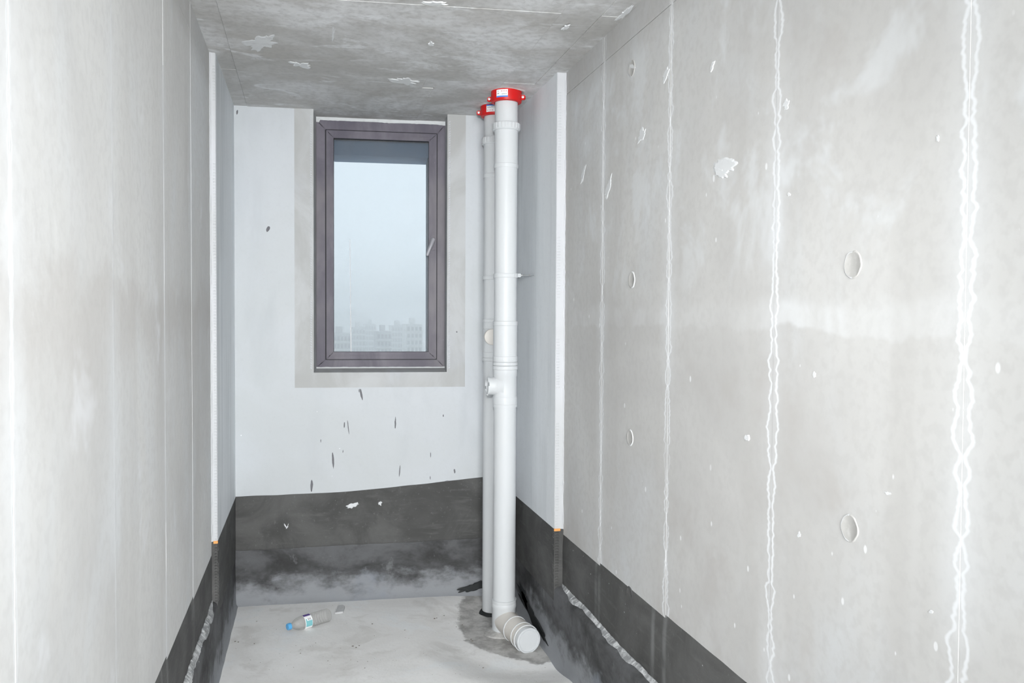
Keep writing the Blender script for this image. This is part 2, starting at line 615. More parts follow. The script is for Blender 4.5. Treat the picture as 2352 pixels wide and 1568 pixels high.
def lathe(bm, origin, axis, prof, n=40, cap0=False, cap1=False, rfn=None):
    """prof: list of (distance along axis, radius); rfn(angle, k) scales the radius"""
    u, v, a = frame_of(axis)
    o = Vector(origin)
    rings = []
    for k, (h, r) in enumerate(prof):
        ring = []
        for i in range(n):
            t = 2 * math.pi * i / n
            rr = r * (rfn(t, k) if rfn else 1)
            ring.append(bm.verts.new(o + a * h + (u * math.cos(t) + v * math.sin(t)) * rr))
        rings.append(ring)
    for A, B in zip(rings, rings[1:]):
        for i in range(n):
            bm.faces.new((A[i], A[(i + 1) % n], B[(i + 1) % n], B[i]))
    if cap0:
        bm.faces.new(rings[0])
    if cap1:
        bm.faces.new(rings[-1])
    return rings


def nz(x, y, z, s=1.0):
    return mnoise.noise(Vector((x * s, y * s, z * s)))


# ------------------------------------------------------------------ the shell
# floor: screed with a shallow hollow where the mortar was patched round the drains
def floor_z(x, y):
    q = math.hypot((x - 0.97) / 0.34, (y - 3.78) / 0.42)
    k = max(0.0, min(1.0, (1.55 - q) / 0.75))
    k = k * k * (3 - 2 * k)
    z = -0.042 * k + 0.004 * nz(x, y, 0, 2.3) + 0.0015 * nz(x, y, 3, 11)
    return z


bm = bmesh.new()
grid(bm, lambda a, b: Vector((-0.45 + 1.62 * a, Y0 + (4.62 - Y0) * b, floor_z(-0.45 + 1.62 * a, Y0 + (4.62 - Y0) * b))), 90, 250)
floor = struct(obj('floor', bm, 'floor', smooth=True))
bm = bmesh.new()
add_box(bm, (-3.2, -4.0, -0.15), (4.0, Y0, -0.002))
add_box(bm, (-0.6, Y0, -0.25), (1.3, 5.0, -0.10))
obj('subfloor', bm, 'floor', floor)

# ceiling slab, its shuttering panels standing a little proud of one another
bm = bmesh.new()
add_box(bm, (-0.65, -0.7, CEIL + 0.004), (1.4, 5.05, CEIL + 0.2))
ceiling = struct(obj('ceiling', bm, 'ceil'))


def ceiling_panel(x0, x1, ya, yb_, lift):
    """panel between two lines y = ya(x) and y = yb_(x) on the slab's underside"""
    bm = bmesh.new()
    g = 0.0
    top = CEIL + 0.01
    lo = CEIL - lift
    v = [bm.verts.new((x, fy(x) + s * g, z)) for z in (lo, top)
         for x, fy, s in ((x0 + g, ya, 1), (x1 - g, ya, 1), (x1 - g, yb_, -1), (x0 + g, yb_, -1))]
    for f in ((0, 1, 2, 3), (4, 5, 6, 7), (0, 1, 5, 4), (1, 2, 6, 5), (2, 3, 7, 6), (3, 0, 4, 7)):
        bm.faces.new([v[i] for i in f])
    bmesh.ops.bevel(bm, geom=[e for e in bm.edges if e.verts[0].co.z < CEIL and e.verts[1].co.z < CEIL],
                    offset=0.0012, segments=1, affect='EDGES')
    return obj('formwork_panel', bm, 'ceil', ceiling)


def kl(y0):
    return lambda x: y0 + KB * x


XC = (XLM - 0.02, -0.308, 0.873, 1.02, XRM + 0.02)
rows = (kl(1.2), kl(2.20), kl(2.925), kl(3.825))
for i in range(4):
    a, b = XC[i], XC[i + 1]
    for r, (p, q) in enumerate(zip(rows, rows[1:])):
        ceiling_panel(a, b, p, q, (0.0, 0.0035, 0.001, 0.004)[i] + 0.0012 * ((r + i) % 2))
ceiling_panel(XC[0], XC[1], kl(3.825), kl(YB + 0.02), 0.0006)
ceiling_panel(XC[1], 0.52, kl(3.825), kl(3.975), 0.0045)
ceiling_panel(0.52, XC[2], kl(3.825), kl(3.955), 0.0020)
ceiling_panel(XC[1], 0.573, kl(3.975), kl(YB + 0.19), 0.0030)
ceiling_panel(0.573, XC[2], kl(3.955), kl(YB + 0.19), 0.0014)
ceiling_panel(XC[2], XC[4], kl(3.825), kl(YB + 0.02), 0.0022)

# side walls of bare concrete; shuttering panels with seams between them
bm = bmesh.new()
add_box(bm, (XLM - 0.22, Y0, -0.1), (XLM - 0.003, 5.05, CEIL + 0.02))
wall_left = struct(obj('wall_left', bm, 'wall_l'))
bm = bmesh.new()
add_box(bm, (XRM + 0.003, Y0, -0.1), (XRM + 0.22, 5.05, CEIL + 0.02))
wall_right = struct(obj('wall_right', bm, 'wall_r'))


def wall_panels(wall, mat, X, sgn, seams, yend):
    edges = [Y0] + list(seams) + [yend]
    for k, (a, b) in enumerate(zip(edges, edges[1:])):
        for z0, z1, up in ((0.20, 2.472, 0), (2.474, CEIL, 1)):
            bm = bmesh.new()
            pr = 0.0006 * ((k * 7 + up * 3) % 3)
            xa, xb = X + sgn * 0.006, X - sgn * pr
            add_box(bm, (min(xa, xb), a, z0), (max(xa, xb), b, z1))
            bmesh.ops.bevel(bm, geom=bm.edges[:], offset=0.0005, segments=1, affect='EDGES')
            obj('formwork_panel', bm, mat, wall)


wall_panels(wall_left, 'wall_l', XLM, -1, SEAM_L, 4.60)
wall_panels(wall_right, 'wall_r', XRM, 1, SEAM_R, 4.50)


def seam(wall, X, sgn, y0, seed, wmax, rid, z0, z1, top_single=9.0):
    """knobbly double line of efflorescence squeezed out of a shuttering joint; sgn points into the room"""
    bm = bmesh.new()
    n = int((z1 - z0) / 0.006)
    for side in (-1, 1):
        prev = None
        for i in range(n + 1):
            z = z0 + (z1 - z0) * i / n
            w1 = 0.5 + 0.5 * mnoise.noise(Vector((seed, z * 9, 0)))
            w2 = 0.5 + 0.5 * mnoise.noise(Vector((seed + 7, z * 38, side * 0.6)))
            drift = 0.006 * mnoise.noise(Vector((seed + 3, z * 1.3, 0)))
            sep = wmax * (0.12 + 0.62 * max(0, w1 - 0.18) + 0.38 * w2)
            if z > top_single:
                sep *= 0.25
            half = rid * (0.55 + 0.9 * abs(mnoise.noise(Vector((seed + 11, z * 55, side * 3.0)))))
            hh = 0.0006 * (0.5 + w2)
            fade = 0.5 + 0.5 * mnoise.noise(Vector((seed + 23, z * 4.1, 0)))
            if fade < 0.22:
                half *= 0.4
            yc = y0 + drift + side * sep
            row = [bm.verts.new((X - sgn * 0.002, yc - half, z)), bm.verts.new((X + sgn * hh, yc, z)),
                   bm.verts.new((X - sgn * 0.002, yc + half, z))]
            if prev:
                for j in range(2):
                    bm.faces.new((prev[j], prev[j + 1], row[j + 1], row[j]))
            prev = row
    return obj('joint_efflorescence', bm, 'seam', wall, smooth=True)


for i, ys in enumerate(SEAM_R[1:]):
    seam(wall_right, XRM, -1, ys, 3.3 + i * 5, (0.014, 0.010, 0.009, 0.008)[i], (0.0030, 0.0030, 0.0030, 0.0030)[i], 0.50, CEIL - 0.02,
         (9, 1.9, 9, 9)[i])
for i, ys in enumerate(SEAM_L[1:]):
    seam(wall_left, XLM, 1, ys, 41.3 + i * 5, (0.004, 0.004, 0.004, 0.004)[i], (0.002, 0.003, 0.0035, 0.003)[i], 0.50, CEIL - 0.02, 0.9)

# filled tie-bolt holes in the right wall
for k, (ty, tz) in enumerate(TIES):
    bm = bmesh.new()
    R = 0.027
    rr = lambda t, kk: 1 + 0.10 * mnoise.noise(Vector((math.cos(t) * 1.7 + k * 9, math.sin(t) * 1.7, kk * 0.4)))
    lathe(bm, (XRM, ty, tz), (-1, 0, 0), [(0, R + 0.003), (0.0032, R + 0.001), (0.0032, R - 0.001), (0.0020, R - 0.004), (0.0022, 0.0004)], 28, False, False, rr)
    o_ = obj('tie_hole_filling', bm, ['tie', 'pale'] if tz > 0.6 else ['dark', 'skirt'], wall_right, smooth=True)
    for f_ in o_.data.polygons:
        if f_.index < 56 and (f_.center.y > ty) == (k % 2 == 0):
            f_.material_index = 1


# paint and mortar splashes on the right wall: (px, py, width px, height px)
def splash(parent, fn, u, v, wpx, hpx, mat, name, seed, tilt=0.0, hh=0.0012, lobes=0.35):
    """a flat irregular dab on the surface fn(u, v)"""
    bm = bmesh.new()
    n = 40
    c0 = fn(u, v)
    nrm = (fn(u + 3, v) - c0).cross(fn(u, v + 3) - c0).normalized()
    if nrm.dot(Vector((0.3, 1.5, HC)) - c0) < 0:
        nrm = -nrm
    out, inn = [], []
    for i in range(n):
        t = 2 * math.pi * i / n
        k = 1 + lobes * mnoise.noise(Vector((math.cos(t) * 1.6 + seed, math.sin(t) * 1.6, seed * 1.3))) + lobes * 0.6 * mnoise.noise(Vector((math.cos(t) * 5 + seed, math.sin(t) * 5, seed * 2.1)))
        a, b = math.cos(t) * wpx * 0.5 * k, math.sin(t) * hpx * 0.5 * k
        du, dv = a * math.cos(tilt) - b * math.sin(tilt), a * math.sin(tilt) + b * math.cos(tilt)
        p = fn(u + du, v + dv)
        out.append(bm.verts.new(p - nrm * 0.001))
        q = fn(u + du * 0.8, v + dv * 0.8)
        inn.append(bm.verts.new(q + nrm * (hh + 0.001)))
    for i in range(n):
        bm.faces.new((out[i], out[(i + 1) % n], inn[(i + 1) % n], inn[i]))
    ce = bm.verts.new(fn(u, v) + nrm * (hh + 0.001))
    for i in range(n):
        bm.faces.new((inn[i], inn[(i + 1) % n], ce))
    return obj(name, bm, mat, parent, smooth=False)


fr_ = lambda u, v: on_x(u, v, XRM - 0.0008)
for k, (u, v, a, b, t) in enumerate(((1530, 172, 11, 34, 0.3), (1636, 152, 6, 26, 0.3), (1806, 240, 14, 24, 0.3), (1475, 310, 16, 40, 0.35),
                                     (1871, 860, 8, 14, 0), (1716, 1005, 14, 14, 0.5), (2040, 1132, 15, 8, 0.2), (1836, 1227, 8, 12, 0),
                                     (2139, 1404, 10, 8, 0), (1398, 430, 9, 60, 0.25), (1340, 400, 7, 50, 0.2), (1813, 446, 8, 8, 0),
                                     (2155, 318, 6, 14, 0), (1452, 152, 15, 14, 0))):
    splash(wall_right, fr_, u, v, a, b, 'pale', 'mortar_splash', k * 3.7, t, 0.0006, 0.6)
splash(wall_right, fr_, 1664, 384, 56, 36, 'pale', 'mortar_splash', 91.0, -0.5, 0.0003, 0.5)
splash(wall_right, fr_, 1656, 398, 34, 22, 'pale', 'mortar_splash', 17.0, 0.2, 0.0009, 0.6)
for k, (u, v, a, b, t) in enumerate(((596, 100, 74, 34, -0.1), (612, 92, 26, 30, 0.4), (765, 78, 7, 34, 0.1), (690, 148, 46, 12, 0.15), (1000, 8, 60, 8, 0.05),
                                     (930, 186, 60, 14, 0.06), (1435, 30, 46, 12, -0.7), (1300, 62, 20, 8, -0.6), (990, 100, 14, 10, 0.6))):
    splash(ceiling, lambda u, v: on_z(u, v, CEIL - 0.0045), u, v, a, b, 'pale_c', 'plaster_smear', k * 5.1 + 70, t, 0.0004 + 0.0003 * k, 0.8)

# white plaster on the returns beside the window wall, ending in a stepped, beaded edge
def return_plaster(wall, X0, X1, yj, sgn, prefix, ymax):
    def rows_of(z0, z1, name, mat, step, rag, seed):
        bm = bmesh.new()
        n = max(2, int((z1 - z0) / step))
        prev = None
        for i in range(n + 1):
            z = z0 + (z1 - z0) * i / n
            wv = rag * (mnoise.noise(Vector((seed, z * 11, 0))) + 0.7 * mnoise.noise(Vector((seed + 4, z * 47, 0))))
            lip = X0 - sgn * (-0.0015)
            ye = ymax(z)
            row = [bm.verts.new(q) for q in ((X0 - sgn * 0.003, yj - 0.004 + wv * 1.4, z), (X0 + sgn * 0.003, yj - 0.0045 + wv, z),
                                             (X0 + sgn * 0.008, yj - 0.001 + wv * 0.3, z), (X1 - sgn * 0.003, yj, z), (X1, yj + 0.003, z),
                                             (X1 + sgn * 0.0008 * nz(z, seed, 0, 3), yj + 0.3, z),
                                             (X1, ye, z))]
            if prev:
                for j in range(len(row) - 1):
                    f = bm.faces.new((prev[j], prev[j + 1], row[j + 1], row[j]))
                    f.material_index = 0 if j >= 4 else 1
            prev = row
        return obj(name, bm, mat, wall)
    rows_of(ZD - 0.005, CEIL, 'plaster_coat', ['ret', 'bead'], 0.006, 0.006, 2.0 + sgn)
    rows_of(ZS - 0.06, ZD - 0.005, 'damp_proof_coat', ['dark', 'dark'], 0.008, 0.0015, 12.0 + sgn)
    # perforated corner bead showing through the plaster
    bm = bmesh.new()
    z = ZS + 0.01
    while z < CEIL - 0.05:
        if z > ZD and nz(z, sgn, 0, 2.5) < -0.15:
            z += 0.0125
            continue
        hgt = 0.0042 if z < ZD - 0.01 else 0.0016
        mi = 0 if z < ZD - 0.01 else 1
        wx = abs(X1 - X0)
        for face in ((0,) if z > ZD - 0.01 else (0, 1)):
            if face == 0:
                cx0, cx1 = X1 - sgn * wx * 0.50, X1 - sgn * wx * 0.06
                dz = 0.0042
                pts = [(cx0, z - dz), (cx1, z - dz * 0.6), (cx1, z + dz * 0.6), (cx0, z + dz)]
                base = [bm.verts.new((px, yj + 0.001, pz)) for px, pz in pts]
                mx, mz = (cx0 + cx1) / 2, z
                top = [bm.verts.new((mx + (px - mx) * 0.55, yj - hgt, mz + (pz - mz) * 0.4)) for px, pz in pts]
            else:
                pts = [(yj + 0.006, z - 0.004), (yj + 0.022, z + 0.004), (yj + 0.022, z + 0.009), (yj + 0.006, z + 0.001)]
                if nz(z, 5, sgn, 20) < -0.1:
                    continue
                base = [bm.verts.new((X1 - sgn * 0.001, py, pz)) for py, pz in pts]
                my, mz = yj + 0.014, z + 0.0025
                top = [bm.verts.new((X1 + sgn * hgt * 0.8, my + (py - my) * 0.55, mz + (pz - mz) * 0.5)) for py, pz in pts]
            for j in range(4):
                bm.faces.new((base[j], base[(j + 1) % 4], top[(j + 1) % 4], top[j])).material_index = mi
            bm.faces.new(top).material_index = mi
        z += 0.0125
    cb = obj('corner_bead', bm, ['dark', 'bead'], wall, smooth=False)
    bm = bmesh.new()
    xa, xb = sorted((X1 - sgn * abs(X1 - X0) * 0.65, X1 + sgn * 0.001))
    add_box(bm, (xa, yj - 0.0035, ZD - 0.014), (xb, yj + 0.004, ZD - 0.003))
    obj('bare_bead_end', bm, 'orange', cb)['label'] = 'orange strip of bare bead'


return_plaster(wall_left, XLM, XL, YJL, 1, 'left', lambda z: yb(XL) + 0.005)
return_plaster(wall_right, XRM, XR, YJR, -1, 'right', lambda z: yb(XR) + 0.005)

# dark damp-proof coat along the foot of the bare concrete
bm = bmesh.new()
grid(bm, lambda a, b: Vector((XLM + 0.0026 - (0.004 if b in (0.0, 1.0) else 0), Y0 + (YJL - 0.004 - Y0) * a,
                              0.22 + b * (0.5435 - 0.22) + (0.0015 * nz(a * 40, 2, 0) if b == 1.0 else 0))), 160, 4)
obj('damp_proof_coat', bm, 'dark', wall_left)
bm = bmesh.new()
grid(bm, lambda a, b: Vector((XRM - 0.0042 + (0.005 if b in (0.0, 1.0) else 0), Y0 + (YJR - 0.004 - Y0) * a,
                              0.22 + b * (0.5563 - 0.22) + (0.0015 * nz(a * 40, 7, 0) if b == 1.0 else 0))), 160, 4)
obj('damp_proof_coat', bm, 'dark', wall_right)

# rear wall with the window opening
bm = bmesh.new()
T = 0.42
add_bbox(bm, XLM - 0.2, XWL, -0.1, CEIL + 0.02, 0.0, T)
add_bbox(bm, XWR, XRM + 0.25, -0.1, CEIL + 0.02, 0.0, T)
add_bbox(bm, XWL, XWR, -0.1, ZSILL - 0.02, 0.0, T)
add_bbox(bm, XWL, XWR, CEIL + 0.002, CEIL + 0.2, 0.0, T)
wall_back = struct(obj('wall_back', bm, 'dark'))


def zdark(x):
    """slightly uneven lower edge of the white skim, climbing to the right"""
    return 0.553 + 0.052 * max(0.0, min(1.0, (x - 0.15) / 0.8)) ** 1.2 + 0.018 * (x + 0.37) + 0.0022 * nz(x, 3, 0, 9)


def skim_piece(x0, x1, zlo, zhi, name='skim_coat', mat='skim', d=-0.004, nx=40):
    bm = bmesh.new()
    zf = zlo if callable(zlo) else (lambda x: zlo)
    a = [[bm.verts.new(bw(x0 + (x1 - x0) * i / nx, zf(x0 + (x1 - x0) * i / nx) if k == 0 else zhi, dd)) for k in (0, 1)]
         for dd in (d, 0.001) for i in range(nx + 1)]
    F, B = a[:nx + 1], a[nx + 1:]
    for i in range(nx):
        bm.faces.new((F[i][0], F[i + 1][0], F[i + 1][1], F[i][1]))
        bm.faces.new((F[i][0], F[i + 1][0], B[i + 1][0], B[i][0]))
        bm.faces.new((F[i][1], F[i + 1][1], B[i + 1][1], B[i][1]))
    for e in (0, nx):
        bm.faces.new((F[e][0], F[e][1], B[e][1], B[e][0]))
    return obj(name, bm, mat, wall_back)


PXL, PXR, PZB = -0.072, 0.818, 1.118
skim_piece(XL - 0.004, PXR + 0.26, zdark, PZB, nx=120)
skim_piece(XL - 0.004, PXL, PZB, CEIL, nx=4)
skim_piece(PXR, PXR + 0.26, PZB, CEIL, nx=4)
# grey render round the opening
skim_piece(PXL, XWL + 0.002, PZB, CEIL, 'render_band', 'band', -0.0052, 4)
skim_piece(XWR - 0.002, PXR, PZB, CEIL, 'render_band', 'band', -0.0052, 4)
skim_piece(XWL + 0.002, XWR - 0.002, PZB, ZSILL - 0.004, 'render_band', 'band', -0.0052, 8)
# rendered reveals and sill
DF = 0.165
for nm, q in (('window_reveal', ((XWL - 0.002, XWL + 0.004, ZSILL - 0.02, CEIL, -0.0045, T))), ('window_reveal', ((XWR - 0.004, XWR + 0.002, ZSILL - 0.02, CEIL, -0.0045, T)))):
    bm = bmesh.new()
    add_bbox(bm, *q)
    obj(nm, bm, 'band', wall_back)
bm = bmesh.new()
v = [bm.verts.new(bw(x, z, d)) for x in (XWL, XWR) for z, d in ((ZSILL - 0.012, -0.0045), (ZSILL + 0.012, DF + 0.02), (ZSILL + 0.012, T), (ZSILL - 0.03, T), (ZSILL - 0.03, -0.0045))]
for i in range(5):
    bm.faces.new((v[i], v[(i + 1) % 5], v[5 + (i + 1) % 5], v[5 + i]))
bm.faces.new(v[:5])
bm.faces.new(v[5:])
obj('window_sill', bm, 'band', wall_back)
# corner bead ridges along the opening
for xs, dr in ((XWL, -1), (XWR, 1)):
    bm = bmesh.new()
    z = ZSILL + 0.02
    while z < CEIL - 0.03:
        xc = xs + dr * 0.009
        hx, hz, hd = 0.005, 0.0045, 0.0016
        base = [bm.verts.new(bw(xc + a * hx, z + b * hz + a * dr * 0.002, -0.005)) for a, b in ((-1, -1), (1, -1), (1, 1), (-1, 1))]
        top = [bm.verts.new(bw(xc + a * hx * 0.5, z + b * hz * 0.4, -0.005 - hd)) for a, b in ((-1, -1), (1, -1), (1, 1), (-1, 1))]
        for j in range(4):
            bm.faces.new((base[j], base[(j + 1) % 4], top[(j + 1) % 4], top[j]))
        bm.faces.new(top)
        z += 0.0125
    obj('corner_bead', bm, 'bead', wall_back)

# outer lintel and reveals seen through the pane
bm = bmesh.new()
add_bbox(bm, XWL - 0.2, XWR + 0.2, 2.388, CEIL + 0.02, 0.245, 0.46)
obj('outer_lintel', bm, 'ext', wall_back)
for xa, xb in ((XWR - 0.096, XWR + 0.01), (XWL - 0.01, XWL + 0.05)):
    bm = bmesh.new()
    add_bbox(bm, xa, xb, ZSILL - 0.05, 2.388, 0.245, 0.46)
    obj('outer_jamb', bm, 'ext2', wall_back)

# gouges and scrapes in the white skim
fb = lambda u, v: on_back(u, v) - BN * 0.0045
for k, (u, v, a, b, t) in enumerate(((830, 905, 5, 26, -0.2), (825, 897, 2, 8, 0), (791, 975, 3, 14, 0.05), (800, 981, 2, 34, -0.12), (908, 971, 3.5, 27, 0.03),
                                     (765, 1057, 5, 38, -0.06), (716, 1115, 6, 28, 0.06), (918, 1081, 2.6, 28, 0.06), (1044, 1081, 4, 11, -0.1), (1018, 954, 2.5, 6, 0),
                                     (737, 1012, 1.8, 8, 0), (788, 1036, 1.8, 7, 0.1), (989, 1044, 1.8, 13, 0), (988, 1097, 1.8, 9, 0), (1027, 1104, 10, 2, -0.1),
                                     (616, 526, 8, 15, 0.4), (1049, 762, 4, 4, 0), (545, 258, 4, 12, 0.1))):
    splash(wall_back, fb, u, v, a, b, 'scrape', 'gouge_mark', k * 2.9, t, -0.0002, 0.25)
for k, (u, v, a, b, t) in enumerate(((808, 1161, 24, 11, -0.3), (873, 1156, 8, 10, 0), (660, 1209, 3, 14, 0.4), (655, 1207, 3, 12, -0.4))):
    splash(wall_back, lambda u, v: on_back(u, v), u, v, a, b, 'seam', 'mortar_splash', k * 2.9 + 50, t, 0.001, 0.7)

# ------------------------------------------------------------------ mortar skirting along the three walls
def skirting_side(name, Xw, Xf, sgn, ylen, crust_w, yjamb):
    """sgn points into the room; Xw wall face, Xf front face of the skirting"""
    n = 260

    def ztop(y):
        return ZS + 0.012 * nz(y, sgn * 3, 0, 2.2) + 0.005 * nz(y, sgn, 1, 14)

    def prof(y):
        zt = ztop(y)
        zf = floor_z(Xf, y)
        r = lambda a, s: 0.004 * nz(y, a, sgn, s)
        xw = Xw - sgn * 0.004
        return [(xw, zt + 0.012 + r(1, 20)), (Xw + (Xf - Xw) * 0.55, zt + 0.004 + r(2, 24)), (Xf - sgn * 0.003, zt - 0.004 + r(3, 30) * 0.6),
                (Xf + r(4, 12) * 0.6, zt - 0.014), (Xf + sgn * 0.001 + r(5, 6), zt - 0.12), (Xf + sgn * 0.003 + r(6, 6), 0.09), (Xf + sgn * 0.005 + r(7, 6), 0.035),
                (Xf + sgn * 0.009, zf + 0.008), (Xf + sgn * 0.022 + r(8, 8), zf - 0.004)]
    bm = bmesh.new()
    prev = None
    for i in range(n + 1):
        y = Y0 + (ylen - Y0) * i / n
        row = [bm.verts.new((x, y, z)) for x, z in prof(y)]
        if prev:
            for j in range(len(row) - 1):
                bm.faces.new((prev[j], prev[j + 1], row[j + 1], row[j]))
        prev = row
    o = struct(obj(name, bm, 'skirt', smooth=True, angle=60))
    # pale crust of mortar droppings on the ledge
    bm = bmesh.new()
    prev = None
    nn = 420
    for i in range(nn + 1):
        y = Y0 + (yjamb - 0.01 - Y0) * i / nn
        zt = ztop(y)
        cw = crust_w * (0.6 + 0.9 * abs(nz(y, 4, sgn, 5))) * min(1, (yjamb - y) / 0.15 + 0.25)
        hgt = 0.004 + 0.006 * abs(nz(y, 9, sgn, 40))
        xw = Xw + sgn * 0.002
        row = [bm.verts.new(q) for q in ((xw, y, zt + 0.012 + hgt + 0.006 * nz(y, 2, sgn, 25)), (xw + sgn * 0.004, y, zt + 0.013 + hgt),
                                         (xw + sgn * min(cw, abs(Xf - Xw) * 0.9), y, zt + 0.004 + hgt * 0.7),
                                         (xw + sgn * min(cw + 0.006, abs(Xf - Xw)), y, zt - 0.006))]
        if prev:
            for j in range(3):
                bm.faces.new((prev[j], prev[j + 1], row[j + 1], row[j]))
        prev = row
    obj('mortar_crust', bm, 'crust', o, smooth=False)
    return o


sk_l = skirting_side('baseboard_left', XLM, -0.374, 1, yb(XL) + 0.01, 0.020, YJL)
sk_r = skirting_side('baseboard_right', XRM, 1.064, -1, yb(XR) + 0.01, 0.024, YJR)
bm = bmesh.new()
prev = None
for i in range(181):
    x = XLM + (XRM - XLM) * i / 180
    zt = 0.268 + 0.018 * (x + 0.37) + 0.006 * nz(x, 1, 0, 3) + 0.003 * nz(x, 1, 5, 17)
    zf = floor_z(x, yb(x) - 0.06)
    base = 0.030 + 0.022 * max(0, 0.6 - x)
    r = lambda a, s: 0.004 * nz(x, a, 77, s)
    row = [bm.verts.new(bw(x, z, -d)) for d, z in ((-0.002, zt - 0.003), (0.007 + r(1, 20) * 0.5, zt + 0.001), (0.010 + r(2, 10) * 0.6, zt - 0.012), (0.014 + r(3, 6), 0.17),
                                                   (0.020 + r(4, 6), 0.09), (base + r(5, 5) * 0.5, 0.035), (base + 0.014, zf + 0.008), (base + 0.035 + r(6, 7), zf - 0.004))]
    if prev:
        for j in range(len(row) - 1):
            bm.faces.new((prev[j], prev[j + 1], row[j + 1], row[j]))
    prev = row
sk_b = struct(obj('baseboard_back', bm, 'skirt', smooth=True, angle=60))

# ------------------------------------------------------------------ window
window = bpy.data.objects.new('window_1', None)
COL.objects.link(window)
window.location = bw((XWL + XWR) / 2, ZSILL, DF)
struct(window)


def ring_frame(bm, x0, x1, z0, z1, wl, wr, wb_, wt, d0, d1, bev=0.002):
    """mitred rectangular frame"""
    o = [(x0, z0), (x1, z0), (x1, z1), (x0, z1)]
    i = [(x0 + wl, z0 + wb_), (x1 - wr, z0 + wb_), (x1 - wr, z1 - wt), (x0 + wl, z1 - wt)]
    A = [[bm.verts.new(bw(x, z, d)) for x, z in pts] for d in (d0, d1) for pts in (o, i)]
    for k in range(4):
        l = (k + 1) % 4
        bm.faces.new((A[0][k], A[0][l], A[1][l], A[1][k]))
        bm.faces.new((A[2][k], A[2][l], A[3][l], A[3][k]))
        bm.faces.new((A[0][k], A[0][l], A[2][l], A[2][k]))
        bm.faces.new((A[1][k], A[1][l], A[3][l], A[3][k]))
    if bev:
        bmesh.ops.bevel(bm, geom=bm.edges[:], offset=bev, segments=2, affect='EDGES')


FX0, FX1, FZ0, FZ1 = XWL + 0.004, XWR - 0.004, ZSILL + 0.012, CEIL - 0.017
bm = bmesh.new()
ring_frame(bm, FX0, FX1, FZ0, FZ1, 0.046, 0.042, 0.042, 0.050, DF, DF + 0.06)
obj('outer_frame', bm, 'frame', window)
bm = bmesh.new()
ring_frame(bm, FX0 + 0.045, FX1 - 0.041, FZ0 + 0.041, FZ1 - 0.049, 0.010, 0.010, 0.010, 0.010, DF + 0.008, DF + 0.05, 0)
obj('gasket', bm, 'gasket', window)
SX0, SX1, SZ0, SZ1 = FX0 + 0.0530, FX1 - 0.047, FZ0 + 0.046, FZ1 - 0.055
bm = bmesh.new()
ring_frame(bm, SX0, SX1, SZ0, SZ1, 0.036, 0.040, 0.038, 0.040, DF - 0.008, DF + 0.045)
sash = obj('sash_frame', bm, 'frame', window)
bm = bmesh.new()
ring_frame(bm, SX0 + 0.020, SX1 - 0.022, SZ0 + 0.020, SZ1 - 0.022, 0.0186, 0.0206, 0.020, 0.020, DF - 0.012, DF + 0.02, 0.0015)
obj('glazing_bead', bm, 'frame', sash)
GX0, GX1, GZ0, GZ1 = SX0 + 0.034, SX1 - 0.038, SZ0 + 0.036, SZ1 - 0.038
bm = bmesh.new()
ring_frame(bm, GX0, GX1, GZ0, GZ1, 0.005, 0.005, 0.005, 0.005, DF - 0.004, DF + 0.03, 0)
obj('glazing_seal', bm, 'gasket', sash)
bm = bmesh.new()
bm.faces.new([bm.verts.new(bw(x, z, DF + 0.016)) for x, z in ((GX0, GZ0), (GX1, GZ0), (GX1, GZ1), (GX0, GZ1))])
pane = obj('glass_pane', bm, 'glass', window)
# sealant drip down the pane
bm = bmesh.new()
prev = None
for i in range(41):
    t = i / 40
    p = bw(0.2085 - 0.006 * (1 - t), GZ0 + (0.62 * (1 - t)), DF + 0.0155)
    hw = 0.0012 + 0.0016 * t
    row = [bm.verts.new(p - BU * hw), bm.verts.new(p - BN * 0.0012), bm.verts.new(p + BU * hw)]
    if prev:
        for j in range(2):
            bm.faces.new((prev[j], prev[j + 1], row[j + 1], row[j]))
    prev = row
obj('sealant_drip', bm, 'seam', pane, smooth=True)
# white sealant squeezed in above the frame, ragged along its lower edge
bm = bmesh.new()
prev = None
for i in range(101):
    x = XWL + 0.004 + (XWR - XWL - 0.008) * i / 100
    zl = FZ1 - 0.001 - 0.009 * max(0, nz(x, 5, 0, 6)) - 0.004 * abs(nz(x, 5, 4, 40)) - (0.012 if i < 3 else 0)
    row = [bm.verts.new(bw(x, z, d)) for z, d in ((CEIL + 0.006, DF - 0.008), ((CEIL + FZ1) / 2, DF - 0.006 + 0.002 * nz(x, 1, 1, 30)), (zl, DF - 0.003), (zl, DF + 0.01))]
    if prev:
        for j in range(3):
            bm.faces.new((prev[j], prev[j + 1], row[j + 1], row[j]))
    prev = row
obj('sealant_bead', bm, 'caulk', window)
for name, fx in (('sealant_bead', None),):
    bm = bmesh.new()
    prev = None
    for i in range(81):
        x = XWL + 0.004 + (XWR - XWL - 0.008) * i / 80
        zl = FZ0 + 0.003 + 0.004 * abs(nz(x, 15, 0, 20))
        row = [bm.verts.new(bw(x, z, d)) for z, d in ((FZ0 - 0.014, DF - 0.012), (FZ0 - 0.002, DF - 0.006), (zl, DF - 0.0015), (zl, DF + 0.01))]
        if prev:
            for j in range(3):
                bm.faces.new((prev[j], prev[j + 1], row[j + 1], row[j]))
        prev = row
    obj('sealant_bead', bm, 'caulk', window)
